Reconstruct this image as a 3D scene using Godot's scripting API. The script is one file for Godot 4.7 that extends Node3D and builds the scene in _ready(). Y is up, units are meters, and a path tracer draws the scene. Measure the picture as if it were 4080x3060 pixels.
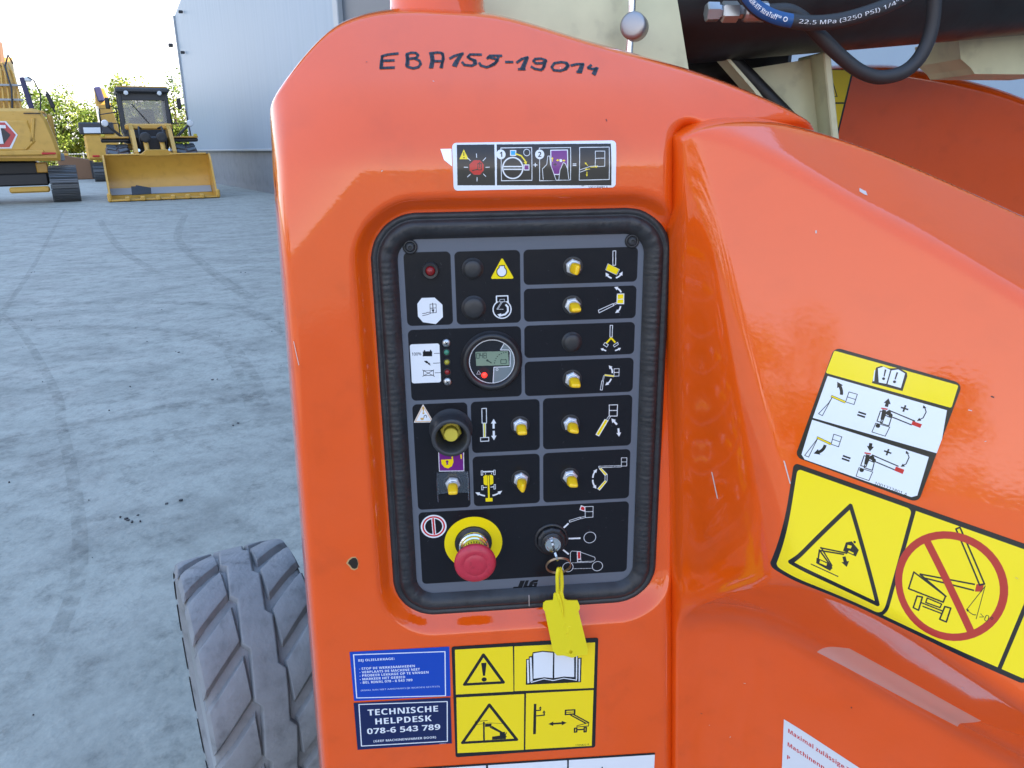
extends Node3D

# An orange boom lift seen close up, its control panel and stickers, with a yard of yellow machines behind.

var mats := {}
var taken := {}
var lift: Node3D
var sans: SystemFont
var bold: SystemFont

func _ready() -> void:
	setup_camera()
	setup_sky()
	make_fonts()
	make_materials()
	build_setting()
	build_lift()
	build_yard_machines()
	build_trees()

func setup_camera() -> void:
	var cam := Camera3D.new()
	cam.name = "camera"
	cam.position = Vector3(-0.0786, 1.4455, 0.7797)
	cam.rotation_order = EULER_ORDER_YXZ
	cam.rotation = Vector3(deg_to_rad(-17.3), deg_to_rad(-4.9), deg_to_rad(-0.92))
	cam.fov = 53.07
	cam.near = 0.02
	cam.far = 600.0
	add_child(cam)
	cam.current = true

func setup_sky() -> void:
	var env := Environment.new()
	var psm := ProceduralSkyMaterial.new()
	psm.sky_top_color = Color(0.49, 0.61, 0.78)
	psm.sky_horizon_color = Color(0.94, 0.92, 0.90)
	psm.sky_curve = 0.22
	psm.sky_energy_multiplier = 1.2
	psm.ground_bottom_color = Color(0.45, 0.48, 0.5)
	psm.ground_horizon_color = Color(0.75, 0.77, 0.8)
	psm.sun_angle_max = 12.0
	var sky := Sky.new()
	sky.sky_material = psm
	env.background_mode = Environment.BG_SKY
	env.sky = sky
	env.ambient_light_source = Environment.AMBIENT_SOURCE_SKY
	env.tonemap_mode = Environment.TONE_MAPPER_LINEAR
	env.tonemap_exposure = 2.5
	env.sdfgi_enabled = true
	env.ssao_enabled = true
	env.ssil_enabled = true
	var we := WorldEnvironment.new()
	we.name = "world_environment"
	we.environment = env
	add_child(we)
	var sun := DirectionalLight3D.new()
	sun.name = "sun"
	sun.light_color = Color(1.0, 0.94, 0.84)
	sun.light_energy = 1.5
	sun.light_angular_distance = 0.5
	sun.shadow_enabled = true
	var go := Vector3(-0.922, -0.60, -0.388).normalized()
	sun.basis = Basis.looking_at(go, Vector3.UP)
	add_child(sun)

# ---------------------------------------------------------------- small helpers
func numbered(called: String) -> String:
	if not taken.has(called):
		taken[called] = 0
		return called
	taken[called] += 1
	return "%s_%03d" % [called, taken[called]]

func thing(called: String, label: String, category: String, at := Vector3.ZERO, group := "") -> Node3D:
	var o := Node3D.new()
	o.name = numbered(called)
	o.position = at
	add_child(o)
	tag(o, label, category, group)
	return o

func tag(o: Node, label: String, category := "", group := "") -> void:
	if label: o.set_meta("label", label)
	if category: o.set_meta("category", category)
	if group: o.set_meta("group", group)

func part(called: String, mesh: Mesh, mat: Material, parent: Node, label := "", xf := Transform3D.IDENTITY) -> MeshInstance3D:
	var m := MeshInstance3D.new()
	m.name = called if parent != self else numbered(called)
	m.mesh = mesh
	m.material_override = mat
	m.transform = xf
	parent.add_child(m, true)
	if label: m.set_meta("label", label)
	return m

func holder(called: String, parent: Node, at := Vector3.ZERO, label := "") -> Node3D:
	var o := Node3D.new()
	o.name = called
	o.position = at
	parent.add_child(o, true)
	if label: o.set_meta("label", label)
	return o

func lin(r: float, g: float, b: float) -> Color:
	return Color(r, g, b).linear_to_srgb()

func st_new() -> SurfaceTool:
	var st := SurfaceTool.new()
	st.begin(Mesh.PRIMITIVE_TRIANGLES)
	st.set_smooth_group(-1)
	return st

func done(st: SurfaceTool) -> ArrayMesh:
	st.generate_normals()
	return st.commit()

func tri(st: SurfaceTool, a: Vector3, b: Vector3, c: Vector3) -> void:
	st.add_vertex(a)
	st.add_vertex(b)
	st.add_vertex(c)

func quad(st: SurfaceTool, a: Vector3, b: Vector3, c: Vector3, d: Vector3) -> void:
	tri(st, a, b, c)
	tri(st, a, c, d)

# a box with chamfered edges
func box(st: SurfaceTool, c: Vector3, s: Vector3, bev := 0.0, xf := Transform3D.IDENTITY) -> void:
	var h := s * 0.5
	bev = minf(bev, minf(h.x, minf(h.y, h.z)) * 0.9)
	var t := xf * Transform3D(Basis.IDENTITY, c)
	st.set_smooth_group(-1)
	var v := func(sx: float, sy: float, sz: float, ax: int) -> Vector3:
		var p := Vector3(sx * h.x, sy * h.y, sz * h.z)
		if ax != 0: p.x -= sx * bev
		if ax != 1: p.y -= sy * bev
		if ax != 2: p.z -= sz * bev
		return t * p
	for s1 in [-1.0, 1.0]:
		fq(st, [v.call(s1, -1, -1, 0), v.call(s1, 1, -1, 0), v.call(s1, 1, 1, 0), v.call(s1, -1, 1, 0)], t.basis.x * s1)
		fq(st, [v.call(-1, s1, -1, 1), v.call(1, s1, -1, 1), v.call(1, s1, 1, 1), v.call(-1, s1, 1, 1)], t.basis.y * s1)
		fq(st, [v.call(-1, -1, s1, 2), v.call(1, -1, s1, 2), v.call(1, 1, s1, 2), v.call(-1, 1, s1, 2)], t.basis.z * s1)
	if bev <= 0.0:
		return
	for a in [-1.0, 1.0]:
		for b in [-1.0, 1.0]:
			fq(st, [v.call(-1, a, b, 1), v.call(1, a, b, 1), v.call(1, a, b, 2), v.call(-1, a, b, 2)], t.basis * Vector3(0, a, b))
			fq(st, [v.call(a, -1, b, 0), v.call(a, 1, b, 0), v.call(a, 1, b, 2), v.call(a, -1, b, 2)], t.basis * Vector3(a, 0, b))
			fq(st, [v.call(a, b, -1, 0), v.call(a, b, 1, 0), v.call(a, b, 1, 1), v.call(a, b, -1, 1)], t.basis * Vector3(a, b, 0))
			for d in [-1.0, 1.0]:
				ft(st, v.call(a, b, d, 0), v.call(a, b, d, 1), v.call(a, b, d, 2), t.basis * Vector3(a, b, d))

# a flat quad or triangle turned to face along n (front faces run clockwise)
func fq(st: SurfaceTool, q: Array, n: Vector3) -> void:
	ft(st, q[0], q[1], q[2], n)
	ft(st, q[0], q[2], q[3], n)

func ft(st: SurfaceTool, a: Vector3, b: Vector3, c: Vector3, n: Vector3) -> void:
	if (b - a).cross(c - a).dot(n) > 0.0:
		tri(st, a, c, b)
	else:
		tri(st, a, b, c)

func frame_along(d: Vector3) -> Basis:
	var y := d.normalized()
	var x := y.cross(Vector3.FORWARD if absf(y.y) > 0.9 else Vector3.UP).normalized()
	return Basis(x, y, x.cross(y))

# a tube through points; r may be a float or one radius per point
func tube(st: SurfaceTool, pts: Array, r, seg := 12, caps := true, closed := false) -> void:
	st.set_smooth_group(0)
	var rings := []
	var n := pts.size()
	var last := Basis.IDENTITY
	for i in n:
		var a: Vector3 = pts[(i - 1 + n) % n] if closed else pts[maxi(i - 1, 0)]
		var b: Vector3 = pts[(i + 1) % n] if closed else pts[mini(i + 1, n - 1)]
		var y := (b - a).normalized()
		var bs: Basis
		if i == 0:
			bs = frame_along(y)
		else:
			var x := (last.x - y * last.x.dot(y)).normalized()
			bs = Basis(x, y, x.cross(y))
		last = bs
		var rad: float = r[i] if r is Array else r
		var ring := []
		for k in seg:
			var an := TAU * k / seg
			ring.append(pts[i] + (bs.x * cos(an) + bs.z * sin(an)) * rad)
		rings.append(ring)
	for i in (n if closed else n - 1):
		var j := (i + 1) % n
		for k in seg:
			var l := (k + 1) % seg
			var mid: Vector3 = rings[i][k] + rings[i][l] + rings[j][k] + rings[j][l]
			var nn: Vector3 = mid * 0.25 - (pts[i] + pts[j]) * 0.5
			fq(st, [rings[i][k], rings[i][l], rings[j][l], rings[j][k]], nn)
	if caps and not closed:
		st.set_smooth_group(-1)
		var d0: Vector3 = pts[0] - pts[1]
		var d1: Vector3 = pts[n - 1] - pts[n - 2]
		for k in seg:
			var l := (k + 1) % seg
			ft(st, pts[0], rings[0][k], rings[0][l], d0)
			ft(st, pts[n - 1], rings[n - 1][k], rings[n - 1][l], d1)

# a profile of Vector2(radius, height) turned round the y axis of xf; sharp: flat-shaded steps
func lathe(st: SurfaceTool, prof: Array, seg: int, xf: Transform3D, smooth := true, turn := 0.0) -> void:
	for i in prof.size() - 1:
		var p: Vector2 = prof[i]
		var q: Vector2 = prof[i + 1]
		st.set_smooth_group(i + 1 if smooth else -1)
		var across := Vector2(q.y - p.y, p.x - q.x)
		for k in seg:
			var a := TAU * k / seg + turn
			var b := TAU * (k + 1) / seg + turn
			var m := (a + b) * 0.5
			var nn: Vector3 = xf.basis * Vector3(across.x * cos(m), across.y, across.x * sin(m))
			var v0 := xf * Vector3(p.x * cos(a), p.y, p.x * sin(a))
			var v1 := xf * Vector3(p.x * cos(b), p.y, p.x * sin(b))
			var v2 := xf * Vector3(q.x * cos(b), q.y, q.x * sin(b))
			var v3 := xf * Vector3(q.x * cos(a), q.y, q.x * sin(a))
			if p.x > 1e-6: ft(st, v0, v1, v2, nn)
			if q.x > 1e-6: ft(st, v0, v2, v3, nn)

# the same with one smoothing group all the way (domes, tori)
func lathe_soft(st: SurfaceTool, prof: Array, seg: int, xf: Transform3D) -> void:
	st.set_smooth_group(0)
	for i in prof.size() - 1:
		var p: Vector2 = prof[i]
		var q: Vector2 = prof[i + 1]
		var across := Vector2(q.y - p.y, p.x - q.x)
		for k in seg:
			var a := TAU * k / seg
			var b := TAU * (k + 1) / seg
			var m := (a + b) * 0.5
			var nn: Vector3 = xf.basis * Vector3(across.x * cos(m), across.y, across.x * sin(m))
			var v0 := xf * Vector3(p.x * cos(a), p.y, p.x * sin(a))
			var v1 := xf * Vector3(p.x * cos(b), p.y, p.x * sin(b))
			var v2 := xf * Vector3(q.x * cos(b), q.y, q.x * sin(b))
			var v3 := xf * Vector3(q.x * cos(a), q.y, q.x * sin(a))
			if p.x > 1e-6: ft(st, v0, v1, v2, nn)
			if q.x > 1e-6: ft(st, v0, v2, v3, nn)

# a polygon in the xy plane of xf from z0 to z1, its front edge chamfered
func prism(st: SurfaceTool, poly: PackedVector2Array, z0: float, z1: float, xf := Transform3D.IDENTITY, bev := 0.0) -> void:
	st.set_smooth_group(-1)
	if not Geometry2D.is_polygon_clockwise(poly):
		poly = poly.duplicate()
		poly.reverse()
	var inner := poly
	if bev > 0.0:
		var off := Geometry2D.offset_polygon(poly, -bev)
		if off.size() == 1 and off[0].size() == poly.size():
			inner = off[0]
			if not Geometry2D.is_polygon_clockwise(inner):
				inner.reverse()
			var best := 0
			for i in inner.size():
				if inner[i].distance_to(poly[0]) < inner[best].distance_to(poly[0]): best = i
			var turned := PackedVector2Array()
			for i in inner.size(): turned.append(inner[(best + i) % inner.size()])
			inner = turned
		else:
			bev = 0.0
	var ids := Geometry2D.triangulate_polygon(poly)
	for i in range(0, ids.size(), 3):
		ft(st, xf * v3(poly[ids[i]], z0), xf * v3(poly[ids[i + 1]], z0), xf * v3(poly[ids[i + 2]], z0), -xf.basis.z)
	ids = Geometry2D.triangulate_polygon(inner)
	for i in range(0, ids.size(), 3):
		ft(st, xf * v3(inner[ids[i]], z1), xf * v3(inner[ids[i + 1]], z1), xf * v3(inner[ids[i + 2]], z1), xf.basis.z)
	for i in poly.size():
		var j := (i + 1) % poly.size()
		var e := poly[j] - poly[i]
		var nn := xf.basis * Vector3(-e.y, e.x, 0)
		fq(st, [xf * v3(poly[i], z0), xf * v3(poly[j], z0), xf * v3(poly[j], z1 - bev), xf * v3(poly[i], z1 - bev)], nn)
		if bev > 0.0:
			fq(st, [xf * v3(poly[i], z1 - bev), xf * v3(poly[j], z1 - bev), xf * v3(inner[j], z1), xf * v3(inner[i], z1)], nn + xf.basis.z * e.length())

func v3(p: Vector2, z: float) -> Vector3:
	return Vector3(p.x, p.y, z)

func P2(l: Array) -> PackedVector2Array:
	var o := PackedVector2Array()
	for i in range(0, l.size(), 2): o.append(Vector2(l[i], l[i + 1]))
	return o

func rounded(hx: float, hy: float, r: float, seg := 8, c := Vector2.ZERO) -> PackedVector2Array:
	var o := PackedVector2Array()
	for q in 4:
		var cc := Vector2((hx - r) * [1, -1, -1, 1][q], (hy - r) * [1, 1, -1, -1][q])
		for k in seg + 1:
			var a := PI * 0.5 * (q + float(k) / seg)
			o.append(c + cc + Vector2(cos(a), sin(a)) * r)
	return o

func smooth_path(pts: Array, each := 6) -> Array:
	var out := []
	var n := pts.size()
	for i in n - 1:
		var p0: Vector3 = pts[maxi(i - 1, 0)]
		var p1: Vector3 = pts[i]
		var p2: Vector3 = pts[i + 1]
		var p3: Vector3 = pts[mini(i + 2, n - 1)]
		for k in each:
			out.append(p1.cubic_interpolate(p2, p0, p3, float(k) / each))
	out.append(pts[n - 1])
	return out

func arrays_mesh(v: PackedVector3Array, n: PackedVector3Array, uv: PackedVector2Array, ix: PackedInt32Array) -> ArrayMesh:
	var a := []
	a.resize(Mesh.ARRAY_MAX)
	a[Mesh.ARRAY_VERTEX] = v
	a[Mesh.ARRAY_NORMAL] = n
	if uv.size(): a[Mesh.ARRAY_TEX_UV] = uv
	a[Mesh.ARRAY_INDEX] = ix
	var m := ArrayMesh.new()
	m.add_surface_from_arrays(Mesh.PRIMITIVE_TRIANGLES, a)
	return m

# a rectangular grid of points as one smooth sheet; keep: which quads stand
func grid_mesh(p: Array, cols: int, rows: int, uv := PackedVector2Array(), cut := -1e9) -> ArrayMesh:
	var v := PackedVector3Array(p)
	var n := PackedVector3Array()
	n.resize(v.size())
	for j in rows:
		for i in cols:
			var k := j * cols + i
			var dx := v[j * cols + mini(i + 1, cols - 1)] - v[j * cols + maxi(i - 1, 0)]
			var dy := v[mini(j + 1, rows - 1) * cols + i] - v[maxi(j - 1, 0) * cols + i]
			n[k] = dx.cross(dy).normalized()
	var ix := PackedInt32Array()
	for j in rows - 1:
		for i in cols - 1:
			var k := j * cols + i
			if v[k].z <= cut and v[k + 1].z <= cut and v[k + cols].z <= cut and v[k + cols + 1].z <= cut: continue
			ix.append_array(PackedInt32Array([k, k + cols, k + cols + 1, k, k + cols + 1, k + 1]))
	return arrays_mesh(v, n, uv, ix)
const ART := {
"panel": """B D -118.7,174 -71.8,98.8 5
B D -68,173.5 -1.6,98.4 5
B D -118.7,94.6 -1.6,17.7 5
B D 1.9,173.5 120,137.6 5
B D 1.9,133.6 119.8,98.9 5
B D 1.9,94.7 119.4,59.8 5
B D 1.9,55.7 119.2,17.5 5
B D -118.5,13.6 -60.2,-109.9 5
B D -56.4,13.7 17.6,-45.3 5
B D -56.5,-49.6 17.3,-109.3 5
B D 21.3,14 119.2,-45.1 5
B D 21.3,-49.5 119,-109.3 5
B D -118.5,-113.2 119.2,-203.6 5
L S0 .25 26.8,74.0 24.3,75.8
L S0 .25 75.9,86.4 76.4,87.0
L S0 .25 -88.4,-25.3 -87.0,-23.9
L S1 .25 -111.0,-117.1 -109.1,-114.8
L S0 .25 -77.9,94.2 -75.9,95.1
L S0 .25 -84.1,157.9 -81.5,158.0
L S0 .25 83.2,-90.7 81.2,-90.4
L S1 .25 -72.9,156.6 -70.4,158.4
L S0 .25 -46.5,-64.5 -45.6,-64.0
L S1 .25 -39.0,101.5 -39.6,103.6
L S0 .25 -99.1,-66.7 -97.7,-64.7
L S0 .25 -5.2,60.5 -2.2,61.1
L S1 .25 100.5,-65.8 101.1,-63.9
L S0 .25 -31.2,14.6 -30.5,14.6
L S1 .25 27.0,151.4 28.1,151.9
L S0 .25 -36.2,-66.9 -36.4,-64.2
L S1 .25 19.3,88.3 19.8,89.5
L S0 .25 99.8,-162.8 100.8,-160.9
L S1 .25 -37.2,140.4 -37.4,141.8
L S1 .25 -44.8,94.8 -45.8,97.0
L S1 .25 111.3,-137.2 114.4,-136.7
L S1 .25 -106.8,73.6 -106.2,74.7
L S1 .25 -81.1,160.4 -82.2,162.8
L S1 .25 75.5,-148.5 73.4,-146.2
L S1 .25 -89.9,-37.8 -87.4,-36.6
L S1 .25 -82.1,139.6 -82.5,140.6
L S1 .25 103.0,54.7 103.7,55.8
L S0 .25 -22.7,-142.7 -21.5,-139.7
L S1 .25 27.7,-14.2 28.1,-13.5
L S1 .25 2.4,3.5 2.4,4.3
L S1 .25 43.0,45.7 41.9,46.8
L S1 .25 74.8,-99.6 72.3,-99.4
L S1 .25 32.8,15.4 34.9,15.4
L S1 .25 -40.3,-96.4 -39.2,-94.9
L S1 .25 -35.4,38.4 -37.2,40.5
L S1 .25 94.4,-133.2 92.8,-132.5
L S1 .25 102.2,-7.4 102.1,-6.4
L S1 .25 97.8,-22.3 96.5,-20.2
L S1 .25 -75.2,88.1 -75.8,90.3
L S0 .25 -45.6,5.4 -46.8,5.9
L S0 .25 -69.8,17.5 -70.2,18.5
L S0 .25 28.6,-180.8 28.7,-179.6
L S0 .25 87.5,-155.7 85.7,-155.5
L S0 .25 -20.1,-68.2 -20.5,-67.5
L S1 .25 -60.2,132.8 -58.6,132.8
L S0 .25 79.4,119.4 78.3,121.0
L S1 .25 10.3,-86.3 11.4,-84.8
L S1 .25 102.6,101.9 103.3,104.6
L S0 .25 -8.4,-138.9 -7.7,-137.2
L S0 .25 104.8,25.5 106.1,28.1
L S1 .25 -27.7,-77.3 -29.6,-76.8
L S0 .25 28.3,128.4 28.9,130.0
L S0 .25 -2.5,-21.4 -3.5,-20.2
L S1 .25 20.7,-101.4 18.8,-101.3
L S0 .25 -109.6,148.0 -107.8,150.5
L S1 .25 -6.2,-151.6 -6.9,-150.0
L S1 .25 -105.0,-146.3 -104.4,-144.6
L S0 .25 -59.0,-23.4 -57.1,-23.1
L S0 .25 49.0,-92.0 49.1,-88.8
L S1 .25 -110.3,-150.1 -108.8,-148.2
L S0 .25 51.3,-186.3 52.3,-184.2
L S0 .25 -105.8,-104.1 -105.4,-101.2
L S1 .25 -110.7,87.3 -110.2,89.4
L S0 .25 80.1,110.2 80.2,112.6
L S0 .25 89.2,-26.7 88.1,-25.8
L S1 .25 43.0,-38.5 44.6,-36.4
L S1 .25 -81.8,-21.9 -82.0,-20.0
L S0 .25 7.6,-41.1 7.5,-40.4
L S1 .25 -53.6,-165.0 -50.6,-164.4
L S0 .25 49.3,160.2 46.9,160.3
L S0 .25 -86.1,-151.5 -87.1,-148.9
L S0 .25 47.0,-147.0 48.8,-144.6
L S0 .25 -72.6,-128.6 -73.3,-128.1
L S0 .25 -104.2,-156.6 -103.9,-155.9
L S0 .25 15.1,-152.9 15.8,-150.8
L S1 .25 -16.4,-81.5 -17.0,-79.7
L S1 .25 92.7,-145.7 94.0,-144.0
L S0 .25 91.8,6.0 91.3,7.2
L S0 .25 -56.6,77.2 -56.6,78.2
L S0 .25 81.2,-31.0 81.5,-30.1
L S0 .25 34.0,-165.0 33.6,-164.2
L S1 .25 0.5,-30.9 1.1,-29.2
L S0 .25 -89.7,-2.8 -89.9,-1.2
L S0 .25 99.5,-39.7 97.5,-38.2
L S1 .25 105.8,46.1 105.0,46.6
L S1 .25 -33.9,-110.5 -32.8,-108.6
L S1 .25 65.9,-58.4 64.9,-57.2
L S0 .25 67.8,-38.2 66.1,-37.4
L S0 .25 53.3,-52.0 53.9,-51.8
L S1 .25 -69.8,-17.6 -72.1,-17.2
L S1 .25 -113.9,-24.9 -116.0,-24.1
L S0 .25 -40.9,-27.9 -39.0,-26.6
L S1 .25 -29.3,-55.6 -30.3,-55.3
L S0 .25 -89.1,101.9 -90.7,103.6
L S0 .25 -5.1,-184.3 -6.6,-183.9
L S0 .25 41.4,49.3 41.7,52.3
L S0 .25 63.5,-78.0 63.7,-76.7
L S1 .25 -106.4,64.2 -107.0,66.4
L S1 .25 92.0,61.2 91.5,62.2
L S0 .25 -50.0,70.6 -50.7,71.4
L S1 .25 -74.3,-120.0 -72.1,-119.7
L S0 .25 -112.6,-173.8 -113.9,-172.8
L S0 .25 -106.5,108.1 -108.3,109.2
L S1 .25 47.9,-109.7 47.3,-109.2
L S0 .25 -101.8,-107.4 -100.2,-107.1
L S0 .25 -103.2,107.4 -102.8,109.6
L S0 .25 100.7,-125.2 99.4,-123.4
L S0 .25 6.1,-165.3 6.6,-164.6
L S1 .25 21.2,115.9 21.7,116.3
L S0 .25 -4.0,12.0 -3.2,14.1
F W -102.8,127.6 -89.6,127.6 -82,120 -82,107 -89.6,99.8 -102.8,102.3 -107.6,108.6 -107.6,121.6
C K .5 -94.6,120.9 -88.5,120.9 -88.6,111.9 -94.8,111.7
L K .5 -94.6,116.6 -88.6,116.8
L K .7 -91.9,122.1 -91.8,114.5
F K -93.3,115.1 -90.4,115.2 -91.8,111.8
L K .5 -103.1,111.3 -98.8,111.7 -98.2,112.3 -94.5,112.7
L K .5 -103,109.1 -98.3,110 -94.5,111.2
F Y -19.9,164.3 -30.7,145.7 -9.3,145.2
C Y 2.4 -19.9,164.1 -30.2,146.1 -9.9,145.7
O K -20.5,151.8 5.4
F K -23.4,158.4 -17.2,158.6 -17.3,154.7 -23.5,154.8
O W -20.5,151.8 4.6
F W -22.7,157.6 -17.9,157.8 -18,154.1 -22.7,154.3
R W -20.9,112.9 9.3 1.3
F D -25.1,127 -16.1,126.9 -15.9,121.2 -25.5,121.3
L W 1.3 -26.4,119.6 -26.5,127 -14.8,127 -14.5,119.6
C W .5 -23,123.4 -18.3,123.5 -18.4,120.8 -23.1,120.8
L W .5 -21.5,120.9 -26.3,113.3 -19.6,113
L W .5 -20.3,120.8 -25,113.7
K W 2 4.6 3.8 -17.2,118 -14.9,115.2 -14.9,110.8 -17.7,107.6 -22.1,106.6 -26,107.8
B W -117.6,79.3 -86.8,36.9 2.5
T K .1 0 9.6 L -115.8,68.8 3.2|100%
F K -104.3,71.3 -94.8,71.1 -95,65.8 -104.6,66
F K -103.2,72.6 -101.9,72.5 -101.9,71 -103.2,71
F K -96.9,72.6 -95.6,72.5 -95.7,70.9 -97,71
L K .5 -93,68.6 -87.1,68.7
F K -103.7,60.9 -100.5,61 -98.8,58.6 -98,58.8 -97.1,55.7 -100,57.6 -99.4,58.1 -101.4,58.4
L K .5 -94.3,58.1 -86.9,58.2
C K .5 -104.7,50.4 -94.4,50.3 -94.6,45 -104.7,45
L K .5 -105.8,51.2 -93.3,43.6
L K .5 -93.7,51 -106.1,44.1
L K .5 -92.9,47.6 -86.4,47.5
O D -32.8,58 24.6
F G2 -19.6,77.6 -23.7,70.4 -15.1,70.1 -13.4,67.7 -13.7,52 -30.9,51.9 -32.2,34.3 -23.5,35.1 -15.6,39.1 -10.8,47 -8.7,56.1 -9.7,65.3 -13.9,73.4
R W -32.8,58 23.6 1
L W .8 -19.6,77.2 -23.7,70.4 -14.9,70 -13.4,67.9 -13.9,52 -30.9,51.9 -32.2,34.6
F LC -50,69.4 -15.7,68.9 -14.8,53.5 -49.4,54.1
C LK .6 -48.6,67.7 -45.9,67.7 -46.1,62.4 -48.8,62.4
L LK .6 -44.8,67.8 -44.9,65 -42.5,64.9
L LK .6 -42.4,67.7 -42.4,62.3
C LK .6 -41.1,67.7 -38.6,67.7 -38.6,62.2 -41.2,62.2
L LK .6 -41.2,65.1 -38.6,65
L LK 1.1 -37.6,59.6 -33.2,56.5
O LK -37.6,59.6 1.2
L LK .8 -30.3,55.9 -30,57.2
L LK .8 -29.8,58.4 -29.3,59.7
L LK .8 -28.8,60.8 -28.1,61.9
L LK .8 -27.5,62.9 -26.6,64
L LK .8 -25.7,64.8 -24.4,65.7
L LK .8 -23.4,66.2 -22.1,66.7
L LK .8 -21,67.1 -19.6,67.4
L LK .8 -18.6,67.6 -17.3,67.6
C LK .6 -23.6,59.6 -17.7,59.6 -17.8,55.6 -23.5,55.6
L LK .5 -22.7,59.8 -22.7,60.5
L LK .5 -18.6,59.8 -18.6,60.4
C W .4 -47.2,48.9 -49.3,44.9 -44.9,45
R W -27.6,49.2 1.1 .5
C W .8 93.9,169.8 96.9,169.9 97.1,155.1 94.2,155.1
F Y 89.5,156.3 100.4,150.5 98.1,145.8 87.4,150.9
C W .5 89,156.9 101.3,150.6 98.5,144.9 86.7,150.8
C Y 1.6 89.8,155.6 99.7,150.5 97.8,146.6 88.2,151.1
K W 1.7 4.2 4 93.3,141.9 89.6,144 86.7,148
K W 1.7 4.2 4 97.7,142 102,144.4 104.6,148.5
F W 99.2,125.5 107,125.5 107.2,114.1 98.9,114.5
F Y 100.1,124.6 106.1,124.6 106.1,120 100.1,119.9
F Y 100.1,119 106.1,119.2 106.1,115.2 99.8,115.5
C W .8 80,108.6 95.4,115.1 96.1,113.1 80.8,105.8
L W .7 95.6,114.8 98.9,116.1
L W .7 96.1,113.3 99.5,115
K W 1.7 4.2 4 103.6,126.6 101.1,130 96.1,132.6
K W 1.7 4.2 4 103.4,112.3 101.9,108.1 97.8,105
C W .8 92.8,92 95.4,91.9 95.3,79.2 92.9,79.3
L Y 1.9 94.1,78.4 89.3,72.8
L Y 1.9 94.1,78.4 98.9,73.1
C W .7 87.8,73.5 91.4,70.9 89.7,68.5 86.1,71.1
C W .7 101.4,73.2 102.1,70.9 97.9,68.2 96.8,70.3
K W 1.5 3.6 3 89.2,64.3 86.1,65.7 83,67.1
K W 1.5 3.6 3 98.7,64.2 102.2,65.4 105.1,67.1
C W .7 98.2,44 103.7,44 103.7,35.8 98.4,35.7
L W .7 98.3,39.9 103.7,39.9
L W 2 87.9,37.5 98.4,35.8
L Y 1.2 88.1,37.5 98.2,35.8
C W .7 85.1,31.1 86.9,31 85.8,20.7 83.7,21
L W 1.6 86.2,31.3 87.5,37.1
L D .6 86.2,31.3 87.5,36.9
K W 1.7 4.2 4 96.3,39.3 95.6,43.8 92.3,48.2
K W 1.7 4.2 4 95.3,33.2 93.1,29.2 88.8,25.9
F W -107.1,11.9 -116.6,-6.1 -97.9,-6.7
C T 1.6 -107,12.1 -116.8,-6.2 -97.7,-6.8
C W .5 -107,12.8 -117.4,-6.7 -97.1,-7.3
F T2 -108.1,10.3 -105.9,10.3 -106.7,4.8 -107.5,4.8
O T2 -107.1,3.3 1.1
F T2 -110.6,-1.9 -106.7,-1.8 -107.6,-4.4 -109.2,-4.5 -110.5,-3.5
L K .6 -106.9,-1.8 -106.4,0.4 -105,1 -104,0.2 -104.1,-1.7
F W -93.4,-40.2 -65.5,-41.2 -65.9,-66.1 -93.5,-65.1
F P -92.5,-41.1 -66.4,-42 -66.8,-65.2 -92.7,-64.2
F Y -90.8,-51.2 -77.4,-51.2 -77.3,-55 -79.3,-59.7 -83.4,-61.9 -87.4,-60.5 -90.3,-56.4
O P -84.2,-53.9 1.5
F P -84.6,-54.1 -83.8,-54.2 -83.1,-57.4 -85.3,-57.4
L Y 1.6 -78.4,-51.4 -78.5,-44.4
F Y -69.7,-46.2 -67.9,-46.1 -67.9,-51.3 -69.4,-51.3
C W .9 -44.7,5.6 -39.9,5.7 -40.1,-11.1 -44.9,-11
F W -44.1,-11.3 -40.7,-11.3 -41.1,-27.3 -44.2,-27.3
F Y2 -43.3,-11.4 -41.5,-11.4 -41.9,-27.1 -43.4,-27.2
C W 1 -47,-27.7 -38.1,-27.8 -38.2,-32 -47.1,-32
H W 2.4 6 5.5 -32.6,-17.9 -32.3,-6.6
H W 2.4 6 5.5 -32.5,-20.4 -32.5,-31.5
C W .7 -47.4,-66.7 -45.7,-66.6 -45.8,-71.9 -47.4,-72
C W .7 -33.7,-66.7 -32,-66.7 -32.1,-72.2 -33.8,-72.2
L W 1.6 -45.4,-68 -33.8,-68.2
L W .8 -42.8,-69.6 -42.9,-71.4
L W .8 -36.1,-69.7 -36.1,-71.5
F Y -43.5,-72.2 -35.7,-72.2 -34.3,-74.1 -34.3,-82.6 -36.8,-84.2 -42.7,-84.5 -45,-82.9 -45.2,-73.9
F K -41,-72.4 -38.4,-72.4 -38.1,-85 -40.9,-85.1
F Y -40.6,-72.8 -38.8,-72.9 -38.7,-100.4 -40.7,-100.2
F Y -43.4,-99.8 -35.7,-100.1 -35.6,-104.4 -43.5,-104.2
C W .7 -47.5,-84.5 -45.9,-84.6 -45.8,-89.6 -47.5,-89.6
C W .7 -33.7,-84.1 -32,-84.1 -32.1,-89.4 -33.8,-89.6
L W 1 -45.8,-87 -41.6,-86.9
L W 1 -37.7,-86.9 -33.7,-86.6
K W 1.8 4.6 5 -43.9,-97.1 -48.6,-95.5 -54.7,-92.2
K W 1.8 4.6 5 -35.7,-97.1 -30.5,-95.7 -24.6,-91.9
C W .9 93.9,3.3 103,3.1 102.9,-9.9 94.1,-9.5
L W .9 94,-3.1 102.9,-3.4
L W .7 91.4,-12.9 94,-9.1
L W .7 93.3,-13.7 95.7,-9.9
F W 89.1,-12.7 93.8,-14.3 83.3,-32.9 79.2,-30.5
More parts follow.
